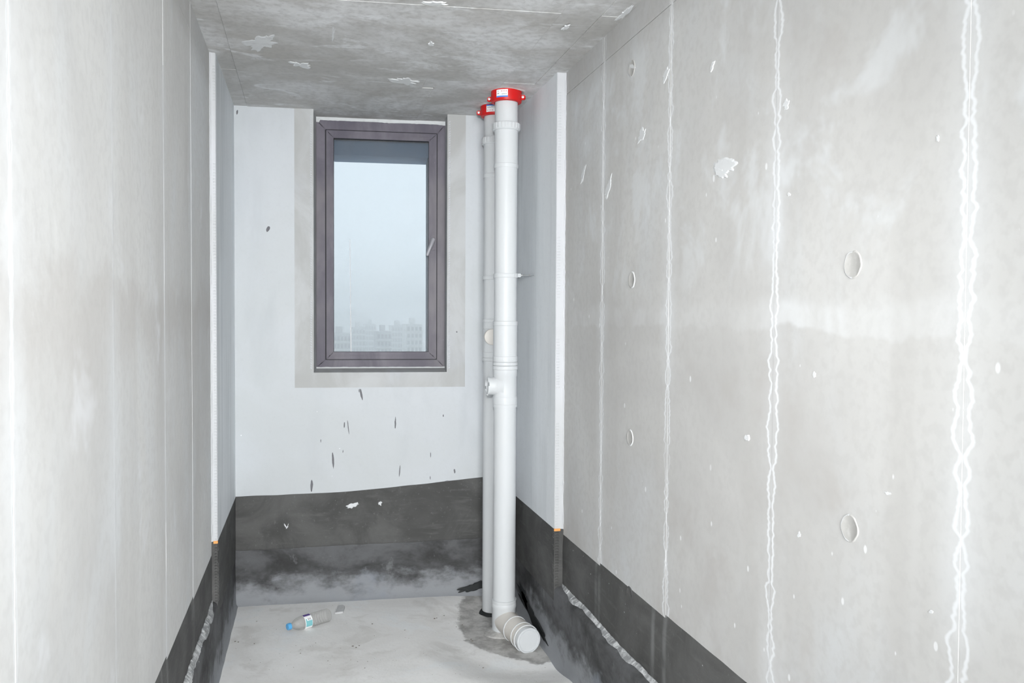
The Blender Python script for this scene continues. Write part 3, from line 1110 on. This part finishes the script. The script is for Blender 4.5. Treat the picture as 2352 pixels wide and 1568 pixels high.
# handle
HX, HZ = SX1 - 0.020, 1.905
bm = bmesh.new()
add_bbox(bm, HX - 0.013, HX + 0.013, HZ - 0.045, HZ + 0.045, DF - 0.020, DF - 0.006)
bmesh.ops.bevel(bm, geom=bm.edges[:], offset=0.004, segments=2, affect='EDGES')
hb = obj('handle_base', bm, 'frame', sash, smooth=True, angle=40)
bm = bmesh.new()
piv = bw(HX, HZ + 0.012, -0.0)
p0 = bw(HX, HZ + 0.012, DF - 0.018)
lathe(bm, p0, -BN, [(0, 0.0115), (0.018, 0.0115), (0.021, 0.009), (0.022, 0.001)], 20)
p1 = bw(HX + 0.002, HZ + 0.016, DF - 0.036)
p2 = bw(HX - 0.036, HZ - 0.080, DF - 0.056)
ax = (p2 - p1)
lathe(bm, p1 - ax * 0.06, ax, [(0, 0.004), (0.004, 0.0125), (ax.length * 0.3, 0.0120), (ax.length * 1.0, 0.0085), (ax.length * 1.04, 0.003)], 14, True, True)
obj('handle_lever', bm, 'handle', sash, smooth=True, angle=50)

# ------------------------------------------------------------------ drain stacks
def pipe_part(parent, name, x, y, prof, mat='pvc', n=48, rfn=None):
    bm = bmesh.new()
    lathe(bm, (x, y, 0), (0, 0, 1), prof, n, True, True, rfn)
    return obj(name, bm, mat, parent, smooth=True, angle=35)


def rib(t, k):
    return 1.0 + (0.035 if math.sin(t * 24) > 0.1 else 0.0)


R0 = 0.055


def sleeve(z0, z1, r, lip=0.004, e=0.0025):
    return [(z0, R0 - 0.004), (z0, r), (z0 + 0.0008, r + e), (z0 + lip - 0.0008, r + e), (z0 + lip, r), (z1 - 0.002, r), (z1, r - 0.002), (z1, R0 - 0.004)]


def ring_prof(z0, z1, r):
    return [(z0, R0 - 0.004), (z0, r - 0.0028), (z0 + 0.0022, r), (z1 - 0.0022, r), (z1, r - 0.0028), (z1, R0 - 0.004)]


# stack nearer the door
NX, NY = 0.9214, 3.8902
near = thing('drain_pipe', 'white plastic drain stack with side inlet and capped branch at floor', 'pipe', (NX, NY, -0.045))
pipe_part(near, 'pipe_tube', NX, NY, [(0.085, R0), (CEIL - 0.001, R0)])
pipe_part(near, 'threaded_collar', NX, NY, [(2.384, R0), (2.384, 0.062), (2.389, 0.066), (2.392, 0.066), (2.392, 0.0655), (2.417, 0.0655), (2.420, 0.064), (2.420, R0)], n=96,
          rfn=lambda t, k: (1.0 + (0.03 if math.sin(t * 22) > -0.2 else 0.0)) if k in (4, 5) else 1.0)
pipe_part(near, 'expansion_joint', NX, NY, [(2.206, R0 - 0.003), (2.206, 0.0575), (2.212, 0.0595), (2.224, 0.0595), (2.226, 0.0575), (2.240, 0.0575), (2.246, 0.0570), (2.386, 0.0570), (2.390, 0.05)])
pipe_part(near, 'coupling_ring', NX, NY, ring_prof(1.452, 1.475, 0.0602))
pipe_part(near, 'coupling', NX, NY, ring_prof(1.303, 1.455, 0.0582))
pipe_part(near, 'coupling_ring', NX, NY, ring_prof(1.2775, 1.306, 0.0602))
pipe_part(near, 'coupling_ring', NX, NY, ring_prof(1.260, 1.2772, 0.0608))
pipe_part(near, 'coupling_ring', NX, NY, ring_prof(1.240, 1.2595, 0.0616))
tee = pipe_part(near, 'inlet_tee', NX, NY, [(1.060, R0 - 0.003), (1.060, 0.0597), (1.073, 0.0597), (1.0742, 0.0585), (1.0744, 0.0597), (1.106, 0.0597), (1.109, 0.0585), (1.112, 0.0570),
                                          (1.205, 0.0570), (1.208, 0.0590), (1.2405, 0.0590), (1.2405, R0 - 0.003)])


def inlet(parent, x, y, z, d, L, r, mat='pvc'):
    """side socket with a notched rim and a flat plug"""
    d = Vector(d).normalized()
    bm = bmesh.new()
    lathe(bm, (x, y, z), d, [(0.02, r * 1.42), (0.047, r * 1.12), (0.056, r), (L, r), (L + 0.001, r - 0.001), (L + 0.001, r - 0.006), (L - 0.006, r - 0.006)], 40)
    o = obj('side_inlet', bm, mat, parent, smooth=True, angle=35)
    for k in range(4):
        u, v, a = frame_of(d)
        t0 = k * math.pi / 2 + 0.5
        bm = bmesh.new()
        seg = 10
        rows_ = []
        for i in range(seg + 1):
            t = t0 + 1.15 * i / seg
            e = u * math.cos(t) + v * math.sin(t)
            c0 = Vector((x, y, z))
            rows_.append([bm.verts.new(c0 + a * (L - 0.002 + h) + e * rr) for h, rr in ((0, r - 0.006), (0.008, r - 0.006), (0.008, r + 0.0015), (0, r + 0.0015))])
        for A, B in zip(rows_, rows_[1:]):
            for j in range(4):
                bm.faces.new((A[j], A[(j + 1) % 4], B[(j + 1) % 4], B[j]))
        bm.faces.new(rows_[0])
        bm.faces.new(rows_[-1])
        obj('rim_segment', bm, mat, o)
    bm = bmesh.new()
    lathe(bm, (x, y, z), d, [(L - 0.014, r - 0.005), (L - 0.012, r - 0.010), (L - 0.006, r - 0.012), (L - 0.006, 0.002)], 32, False, True)
    obj('plug', bm, mat, o, smooth=True, angle=35)
    return o


inlet(tee, NX, NY, 1.1615, (-1, 0.02, 0), 0.084, 0.043)

# foot of the stack: tee with a capped branch lying on the floor
bd = Vector((0.055, -0.28, -0.006)).normalized()
foot = pipe_part(near, 'floor_tee', NX, NY, [(-0.06, 0.058), (0.080, 0.058), (0.085, 0.0602), (0.104, 0.0602), (0.106, 0.0590), (0.118, 0.0605), (0.1225, 0.0605), (0.1225, R0 - 0.002)])
bo = Vector((NX, NY, 0.020))


def branch_part(name, prof, mat, cap=False):
    bm = bmesh.new()
    lathe(bm, bo, bd, prof, 44, False, cap)
    return obj(name, bm, mat, near, smooth=True, angle=35)


branch_part('branch_pipe', [(0.0, 0.056), (0.135, 0.056)], 'pvc_beige')
branch_part('branch_socket', [(0.130, 0.054), (0.130, 0.0595), (0.255, 0.0595)], 'pvc_beige')
for h0, r in ((0.128, 0.0625), (0.208, 0.0622), (0.246, 0.0636)):
    branch_part('socket_rim', [(h0, 0.056), (h0, r - 0.001), (h0 + 0.001, r), (h0 + 0.004, r), (h0 + 0.005, r - 0.001), (h0 + 0.005, 0.056)], 'pvc')
branch_part('end_cap', [(0.246, 0.052), (0.252, 0.0585), (0.278, 0.0585), (0.280, 0.0565), (0.280, 0.0525), (0.274, 0.0515), (0.274, 0.0475), (0.2765, 0.0465), (0.2765, 0.001)], 'pvc', True)

# stack by the rear wall
FXp, FYp = 0.9288, 4.1743
far = thing('drain_pipe', 'white plastic drain stack standing in the corner by the rear wall', 'pipe', (FXp, FYp, -0.045))
pipe_part(far, 'pipe_tube', FXp, FYp, [(-0.03, R0), (CEIL - 0.001, R0)])
pipe_part(far, 'threaded_collar', FXp, FYp, [(2.374, R0), (2.374, 0.062), (2.379, 0.066), (2.382, 0.066), (2.382, 0.0655), (2.408, 0.0655), (2.411, 0.064), (2.411, R0)], n=96,
          rfn=lambda t, k: (1.0 + (0.03 if math.sin(t * 22) > -0.2 else 0.0)) if k in (4, 5) else 1.0)
pipe_part(far, 'expansion_joint', FXp, FYp, [(2.206, R0 - 0.003), (2.206, 0.0575), (2.212, 0.0595), (2.224, 0.0595), (2.226, 0.0575), (2.240, 0.0575), (2.246, 0.0570), (2.376, 0.0570), (2.380, 0.05)])
pipe_part(far, 'coupling_ring', FXp, FYp, ring_prof(1.466, 1.484, 0.0598))
pipe_part(far, 'coupling', FXp, FYp, ring_prof(1.432, 1.468, 0.0586))
ftee = pipe_part(far, 'inlet_tee', FXp, FYp, [(1.314, R0 - 0.003), (1.314, 0.057), (1.432, 0.057), (1.432, R0 - 0.003)])
bm = bmesh.new()
lathe(bm, (FXp, FYp, 1.393), (-0.30, -0.95, 0), [(0.02, 0.052), (0.05, 0.044), (0.06, 0.040), (0.088, 0.040), (0.089, 0.037), (0.089, 0.002)], 36, False, True)
obj('side_inlet', bm, 'pvc_beige', ftee, smooth=True, angle=40)
pipe_part(far, 'coupling', FXp, FYp, ring_prof(1.284, 1.3145, 0.0588))
pipe_part(far, 'coupling_ring', FXp, FYp, ring_prof(1.268, 1.2845, 0.0600))


# red intumescent collars bolted to the slab round the pipes
def fire_collar(x, y, label, flip, lab0, lab1, az):
    zt, zb = CEIL - 0.004, CEIL - 0.057
    t = thing('fire_collar', label, 'pipe collar', (x, y, zb))
    bm = bmesh.new()
    lathe(bm, (x, y, 0), (0, 0, 1), [(zb, R0 + 0.002), (zb, 0.067), (zb + 0.003, 0.0725), (zb + 0.010, 0.074), (zt, 0.074), (zt, R0 + 0.002)], 56)
    ring = obj('collar_ring', bm, 'red', t, smooth=True, angle=40)

    def patch(a0, a1, z0, z1, mat, name, par, off):
        bm = bmesh.new()
        n = max(2, int(abs(a1 - a0) / 0.06))
        rr = 0.074 + off
        prev = None
        for i in range(n + 1):
            a = a0 + (a1 - a0) * i / n
            row = [bm.verts.new((x + math.cos(a) * q, y + math.sin(a) * q, z)) for z, q in ((z0, rr - 0.0008), (z0, rr), (z1, rr), (z1, rr - 0.0008))]
            if prev:
                for j in range(3):
                    bm.faces.new((prev[j], prev[j + 1], row[j + 1], row[j]))
            prev = row
        return obj(name, bm, mat, par)
    z0, z1 = zb + 0.012, zt - 0.005
    hh = z1 - z0
    f = lambda k: z0 + hh * (1 - k if flip else k)
    s = lambda a, b: (min(f(a), f(b)), max(f(a), f(b)))
    lb = patch(lab0, lab1, z0, z1, 'label', 'paper_label', ring, 0.0006)
    patch(lab0, lab1, *s(0.0, 0.17), 'blue', 'label_stripe', lb, 0.0009)
    A = lambda k: (lab0 + (lab1 - lab0) * (1 - k if flip else k))
    for c0, c1, b0, b1, mm in ((0.50, 0.57, 0.33, 0.42, 'ink'), (0.64, 0.73, 0.34, 0.43, 'ink'), (0.80, 0.88, 0.34, 0.42, 'ink'),
                               (0.44, 0.54, 0.68, 0.88, 'pink'), (0.63, 0.73, 0.68, 0.88, 'pink'), (0.82, 0.92, 0.68, 0.88, 'pink'),
                               (0.13, 0.20, 0.74, 0.82, 'ink'), (0.10, 0.15, 0.42, 0.54, 'ink'), (0.19, 0.25, 0.44, 0.55, 'ink')):
        patch(A(c0), A(c1), *s(b0, b1), mm, 'label_print', lb, 0.0009)
    for sg in (1, -1):
        dv = Vector((math.cos(az), math.sin(az), 0)) * sg
        sd = Vector((-dv.y, dv.x, 0))
        c = Vector((x, y, CEIL - 0.034))
        bm = bmesh.new()
        vv = []
        for zz in (-0.011, 0.011):
            for a, b in ((0.070, -0.010), (0.094, -0.010), (0.094, 0.010), (0.070, 0.010)):
                vv.append(bm.verts.new(c + dv * a + sd * b + Vector((0, 0, zz))))
        for q in ((0, 1, 2, 3), (4, 5, 6, 7), (0, 1, 5, 4), (1, 2, 6, 5), (2, 3, 7, 6), (3, 0, 4, 7)):
            bm.faces.new([vv[i] for i in q])
        bmesh.ops.bevel(bm, geom=bm.edges[:], offset=0.004, segments=2, affect='EDGES')
        lug = obj('lug', bm, 'red', t, smooth=True, angle=40)
        bm = bmesh.new()
        toward = Vector((-0.23, -0.97, 0)).normalized()
        face = sd if sd.dot(toward) > 0 else -sd
        lathe(bm, c + dv * 0.083 + face * 0.008, face, [(0, 0.0065), (0.004, 0.0065), (0.0055, 0.0045), (0.0055, 0.001)], 16, False, True)
        obj('screw', bm, 'screw', lug, smooth=True, angle=40)
    return t


fire_collar(NX, NY, 'red pipe collar with white label, blue stripe along its foot, nearer the door', False,
            math.radians(180 + 38), math.radians(180 + 82), math.radians(-27))
fire_collar(FXp, FYp, 'red pipe collar by rear wall, its label upside down with blue stripe uppermost', True,
            math.radians(180 + 42), math.radians(180 + 92), math.radians(-17))


# clamps that hold the stacks to the side wall
def pipe_clamp(x, y, z, label):
    t = thing('pipe_clamp', label, 'pipe clamp', (x, y, z))
    bm = bmesh.new()
    lathe(bm, (x, y, z), (0, 0, 1), [(-0.010, R0 + 0.0004), (-0.010, R0 + 0.0032), (-0.0085, R0 + 0.0042), (0.0085, R0 + 0.0042), (0.010, R0 + 0.0032), (0.010, R0 + 0.0004)], 48)
    obj('clamp_band', bm, 'pvc', t, smooth=True, angle=40)
    for da, wd in ((-58, 0.005), (-49, 0.004), (-44, 0.0025)):
        a = math.radians(da)
        d = Vector((math.cos(a), math.sin(a), 0))
        s_ = Vector((-d.y, d.x, 0))
        c = Vector((x, y, z)) + d * (R0 + 0.0045)
        bm = bmesh.new()
        vv = [bm.verts.new(c + d * q + s_ * (k * wd) + Vector((0, 0, zz))) for zz in (-0.0098, 0.0098) for q, k in ((-0.002, -1), (0.004, -1), (0.004, 1), (-0.002, 1))]
        for q in ((0, 1, 2, 3), (4, 5, 6, 7), (0, 1, 5, 4), (1, 2, 6, 5), (2, 3, 7, 6), (3, 0, 4, 7)):
            bm.faces.new([vv[i] for i in q])
        obj('buckle_plate', bm, 'pvc', t)
    d = Vector((1, -0.02, 0.05)).normalized()
    bm = bmesh.new()
    lathe(bm, (x, y, z), d, [(R0, 0.010), (R0 + 0.018, 0.010), (R0 + 0.019, 0.007), (R0 + 0.024, 0.007)], 6, False, True)
    obj('clamp_boss', bm, 'pvc', t)
    bm = bmesh.new()
    lathe(bm, (x, y, z), d, [(R0 + 0.022, 0.008), (R0 + 0.027, 0.0082), (R0 + 0.028, 0.0045), (XR - x + 0.004, 0.0032)], 12, True, True)
    obj('wall_bolt', bm, 'steel', t, smooth=True, angle=40)
    return t


pipe_clamp(NX, NY, 1.692, 'white pipe clamp with wall bolt on the stack nearer the door')
pipe_clamp(FXp, FYp, 1.695, 'white pipe clamp on the stack in the rear corner')

# rough mortar collars and holes where the stacks pass the slab
def mortar_ring(name, x, y, z, r0, r1, h, mat, parent, seed, n=36):
    bm = bmesh.new()
    lathe(bm, (x, y, z), (0, 0, -1 if h < 0 else 1), [(-0.004, r1), (abs(h) * 0.35, r1 * 0.93), (abs(h), r0 + 0.004), (abs(h) * 0.8, r0 - 0.004)], n, False, False,
          lambda t, k: 1 + (0.16 if k < 2 else 0.03) * mnoise.noise(Vector((math.cos(t) * 2 + seed, math.sin(t) * 2, k * 0.5))))
    return obj(name, bm, mat, parent)


mortar_ring('mortar_hole_ring', NX + 0.01, NY + 0.01, CEIL + 0.004, 0.075, 0.105, -0.010, 'ceil', ceiling, 3)
mortar_ring('mortar_hole_ring', FXp, FYp, CEIL + 0.004, 0.075, 0.105, -0.010, 'ceil', ceiling, 8)
mortar_ring('mortar_hole_ring', NX, NY, floor_z(NX, NY), 0.056, 0.10, 0.018, 'floor', floor, 5)
mortar_ring('mortar_hole_ring', FXp, FYp, floor_z(FXp, FYp) - 0.004, 0.056, 0.085, 0.010, 'tar_and_hole', floor, 12)  # black ring, the dark of the hole put into the colour


# black bitumen on the right skirting; the rear smear paints a hole's dark edge
splash(sk_r, lambda u, v: on_x(u, v, 1.055), 1220, 1408, 15, 136, 'tar_and_hole', 'bitumen_or_hole_edge', 4.0, -0.43, 0.002, 0.75)
splash(sk_r, lambda u, v: on_x(u, v, 1.055), 1206, 1372, 12, 50, 'tar_and_hole', 'bitumen_or_hole_edge', 9.0, -0.3, 0.002, 0.75)
splash(sk_b, lambda u, v: on_back(u, v) * 1.0 - ray(u, v) * (0.058 / ray(u, v).y), 1092, 1346, 84, 17, 'tar_and_hole', 'bitumen_or_hole_edge', 14.0, -0.30, 0.002, 0.6)

# ------------------------------------------------------------------ plastic bottle lying on the floor
pa, pb = Vector((-0.097, 3.998, 0.030)), Vector((0.096, 4.107, 0.034))
bx = (pb - pa).normalized()
bo_ = pa - bx * 0.005
L = (pb - pa).length
bottle = thing('water_bottle', 'empty clear plastic water bottle with blue cap lying on the floor', 'bottle', ((pa.x + pb.x) / 2, (pa.y + pb.y) / 2, 0))
bm = bmesh.new()
prof = [(0.016, 0.0125), (0.026, 0.0125), (0.030, 0.016), (0.040, 0.0235), (0.052, 0.0285), (0.066, 0.0315), (0.078, 0.0322), (0.118, 0.0322), (0.122, 0.0300), (0.128, 0.0295), (0.132, 0.0318)]
h = 0.136
while h < 0.208:
    prof += [(h, 0.0322), (h + 0.004, 0.0322), (h + 0.007, 0.0302), (h + 0.010, 0.0302)]
    h += 0.013
prof += [(h, 0.0322), (L - 0.006, 0.0315), (L + 0.001, 0.027), (L + 0.003, 0.021), (L - 0.004, 0.010), (L - 0.006, 0.001)]
lathe(bm, bo_, bx, prof, 36, rfn=lambda t, k: 1 + (0.03 * mnoise.noise(Vector((math.cos(t) * 1.5, math.sin(t) * 1.5, k * 0.35))) if k > 10 else 0))
obj('bottle_body', bm, 'pet', bottle, smooth=True, angle=60)
bm = bmesh.new()
lathe(bm, bo_, bx, [(0.0, 0.003), (0.0, 0.0135), (0.0015, 0.0150), (0.017, 0.0152), (0.018, 0.0145), (0.018, 0.012)], 60, True, False, lambda t, k: 1 + (0.02 if (k in (2, 3) and math.sin(30 * t) > 0) else 0))
obj('screw_cap', bm, 'cap', bottle, smooth=True, angle=30)


def wrap(name, mat, h0, h1, a0, a1, off, parent):
    u, v, a = frame_of(bx)
    bm = bmesh.new()
    n = max(2, int(abs(a1 - a0) / 0.12))
    prev = None
    for i in range(n + 1):
        t = a0 + (a1 - a0) * i / n
        e = u * math.cos(t) + v * math.sin(t)
        row = [bm.verts.new(bo_ + a * hq + e * (0.0322 + off)) for hq in (h0, h1)]
        if prev:
            bm.faces.new((prev[0], prev[1], row[1], row[0]))
        prev = row
    return obj(name, bm, mat, parent, smooth=True)


# angle of the direction pointing to the camera, and of straight up, round the bottle's axis
u_, v_, a_ = frame_of(bx)
tc = (Vector((0, 0, HC)) - pa)
ang = lambda d: math.atan2(d.dot(v_), d.dot(u_))
ac, au = ang(tc), ang(Vector((0, 0, 1)))
sg = 1 if math.sin(au - ac) > 0 else -1
lbw = wrap('paper_label', 'label', 0.079, 0.117, ac - sg * 2.2, ac + sg * 1.45, 0.0005, bottle)
lbw['label'] = 'white label with purple and teal blocks'
wrap('label_block', 'purple', 0.080, 0.116, ac + sg * 0.78, ac + sg * 1.35, 0.0010, lbw)
wrap('label_block', 'teal', 0.082, 0.115, ac - sg * 0.85, ac + sg * 0.02, 0.0010, lbw)
wrap('label_block', 'teal', 0.083, 0.089, ac + sg * 0.02, ac + sg * 0.32, 0.0010, lbw)
for k in range(3):
    wrap('label_print', 'ink', 0.095 + k * 0.006, 0.0975 + k * 0.006, ac + sg * 0.10, ac + sg * 0.40, 0.0010, lbw)

# chip of mortar beside the bottle
bm = bmesh.new()
out = [(770, 1409), (777, 1393), (786, 1393), (792, 1396), (788, 1407), (779, 1408)]
lo = [bm.verts.new(on_z(u, v, 0.001) + Vector((0, 0, -0.002))) for u, v in out]
hi = [bm.verts.new(on_z(u, v, 0.001) + Vector((0, 0, 0.007 + (0.004 if i in (2, 3) else 0)))) for i, (u, v) in enumerate(out)]
for i in range(6):
    bm.faces.new((lo[i], lo[(i + 1) % 6], hi[(i + 1) % 6], hi[i]))
bm.faces.new(hi)
bm.faces.new(lo)
chip = tag(obj('mortar_chip', bm, 'chip'), 'flat grey chip of mortar beside the foot of the bottle', 'rubble')

# grit and crumbs scattered over the screed
bm = bmesh.new()
spots = [(540, 1473, 5), (547, 1474, 4), (810, 1483, 5), (818, 1486, 4), (825, 1482, 3), (855, 1433, 5), (998, 1415, 6), (1003, 1413, 4), (1085, 1453, 5), (1082, 1449, 4), (777, 1424, 4),
         (590, 1427, 3), (584, 1478, 3), (753, 1517, 3), (838, 1534, 3), (1062, 1417, 4), (1048, 1422, 3), (1020, 1405, 3), (725, 1476, 3), (930, 1447, 3), (690, 1500, 3), (1110, 1515, 4)]
rg = random.Random(3)
for _ in range(160):
    spots.append((rg.uniform(520, 1330), rg.uniform(1385, 1567), rg.uniform(0.8, 1.8)))
for u, v, s_ in spots:
    p = on_z(u, v, 0)
    if not (-0.34 < p.x < 1.02 and p.y < yb(p.x) - 0.08) or (-0.14 < p.x < 0.14 and 3.93 < p.y < 4.17):
        continue
    r = s_ * 0.0011
    vv = []
    for a, b, c in ((1, 0, 0), (-1, 0, 0), (0, 1, 0), (0, -1, 0), (0, 0, 0.9), (0, 0, -0.6)):
        vv.append(bm.verts.new((p.x + a * r * rg.uniform(0.7, 1.4), p.y + b * r * rg.uniform(0.7, 1.4), floor_z(p.x, p.y) + r * 0.3 + c * r * rg.uniform(0.6, 1))))
    for q in ((0, 2, 4), (2, 1, 4), (1, 3, 4), (3, 0, 4), (2, 0, 5), (1, 2, 5), (3, 1, 5), (0, 3, 5)):
        bm.faces.new([vv[i] for i in q])
grit = tag(obj('mortar_grit', bm, 'grit'), 'loose crumbs of mortar scattered over the pale screed', 'grit')
grit['kind'] = 'stuff'

# ------------------------------------------------------------------ the hazy city beyond the window
def city_block(u0, u1, vtop, dist, label, mat, cols, rowh, depth=18.0):
    x0, x1 = (ray(u, 760) for u in (u0, u1))
    xa, xb = x0.x / x0.y * dist, x1.x / x1.y * dist
    rt = ray((u0 + u1) / 2, vtop)
    zt = HC + rt.z / rt.y * dist
    zb = -88.0
    t = thing('tower_block', label, 'building', ((xa + xb) / 2, dist, zb))
    bm = bmesh.new()
    add_box(bm, (xa, dist, zb), (xb, dist + depth, zt))
    add_box(bm, (xa + (xb - xa) * 0.3, dist + 4, zt), (xa + (xb - xa) * 0.62, dist + 10, zt + 2.6))
    body = obj('tower_body', bm, mat, t)
    bm = bmesh.new()
    wx = (xb - xa) / cols
    z = zt - 1.2
    while z > zt - 40:
        for c in range(cols):
            add_box(bm, (xa + wx * (c + 0.2), dist - 0.15, z - rowh * 0.55), (xa + wx * (c + 0.8), dist + 0.1, z))
        z -= rowh
    wn = obj('window_grid', bm, 'bldw', t)
    wn['kind'] = 'stuff'
    bm = bmesh.new()
    z = zt - 1.2 - rowh * 0.7
    while z > zt - 40:
        add_box(bm, (xa - 0.4, dist - 0.9, z - 0.35), (xb + 0.4, dist + 0.1, z))
        z -= rowh
    bn = obj('balcony_slabs', bm, 'bld2', t)
    bn['kind'] = 'stuff'
    return t


city_block(767, 846, 716, 780, 'tallest and faintest tower block, a pale shape deep in the haze', 'bld', 9, 3.2, 22)
city_block(757, 806, 765, 330, 'low tower block below the sealant drip with a ladder of windows', 'bld', 6, 3.0)
city_block(810, 839, 752, 420, 'narrow grey tower block in the haze left of the flat-topped pair', 'bld', 4, 3.0)
city_block(840, 864, 744, 470, 'slim tower block rising between lower neighbours in the haze', 'bld', 4, 3.0)
city_block(866, 899, 761, 340, 'low flat-topped tower block with a ladder of balconies', 'bld', 4, 3.0)
city_block(900, 932, 747, 450, 'grey tower block standing between the flat-topped one and the pale one', 'bld', 5, 3.0)
city_block(934, 970, 744, 360, 'pale tower block with stacked balconies beside the window jamb', 'bld2', 4, 3.0)
bm = bmesh.new()
add_box(bm, (-700, 60, -92), (900, 1300, -88))
struct(obj('ground', bm, 'ground'))

# haze hanging over the city
bm = bmesh.new()
add_box(bm, (-690, 80, -87.9), (890, 1250, 30))
hz_m = bpy.data.materials.new('city_haze')
hz_m.use_nodes = True
nt = hz_m.node_tree
nt.nodes.remove(nt.nodes['Principled BSDF'])
vol = nt.nodes.new('ShaderNodeVolumeScatter')
vol.inputs['Color'].default_value = (0.985, 0.995, 1.0, 1)
vol.inputs['Density'].default_value = 0.0038
nt.links.new(vol.outputs[0], nt.nodes['Material Output'].inputs['Volume'])
MT['haze'] = hz_m
hz = tag(obj('city_haze', bm, 'haze'), 'pale blue haze hanging over the city outside the window', 'haze')
hz['kind'] = 'stuff'
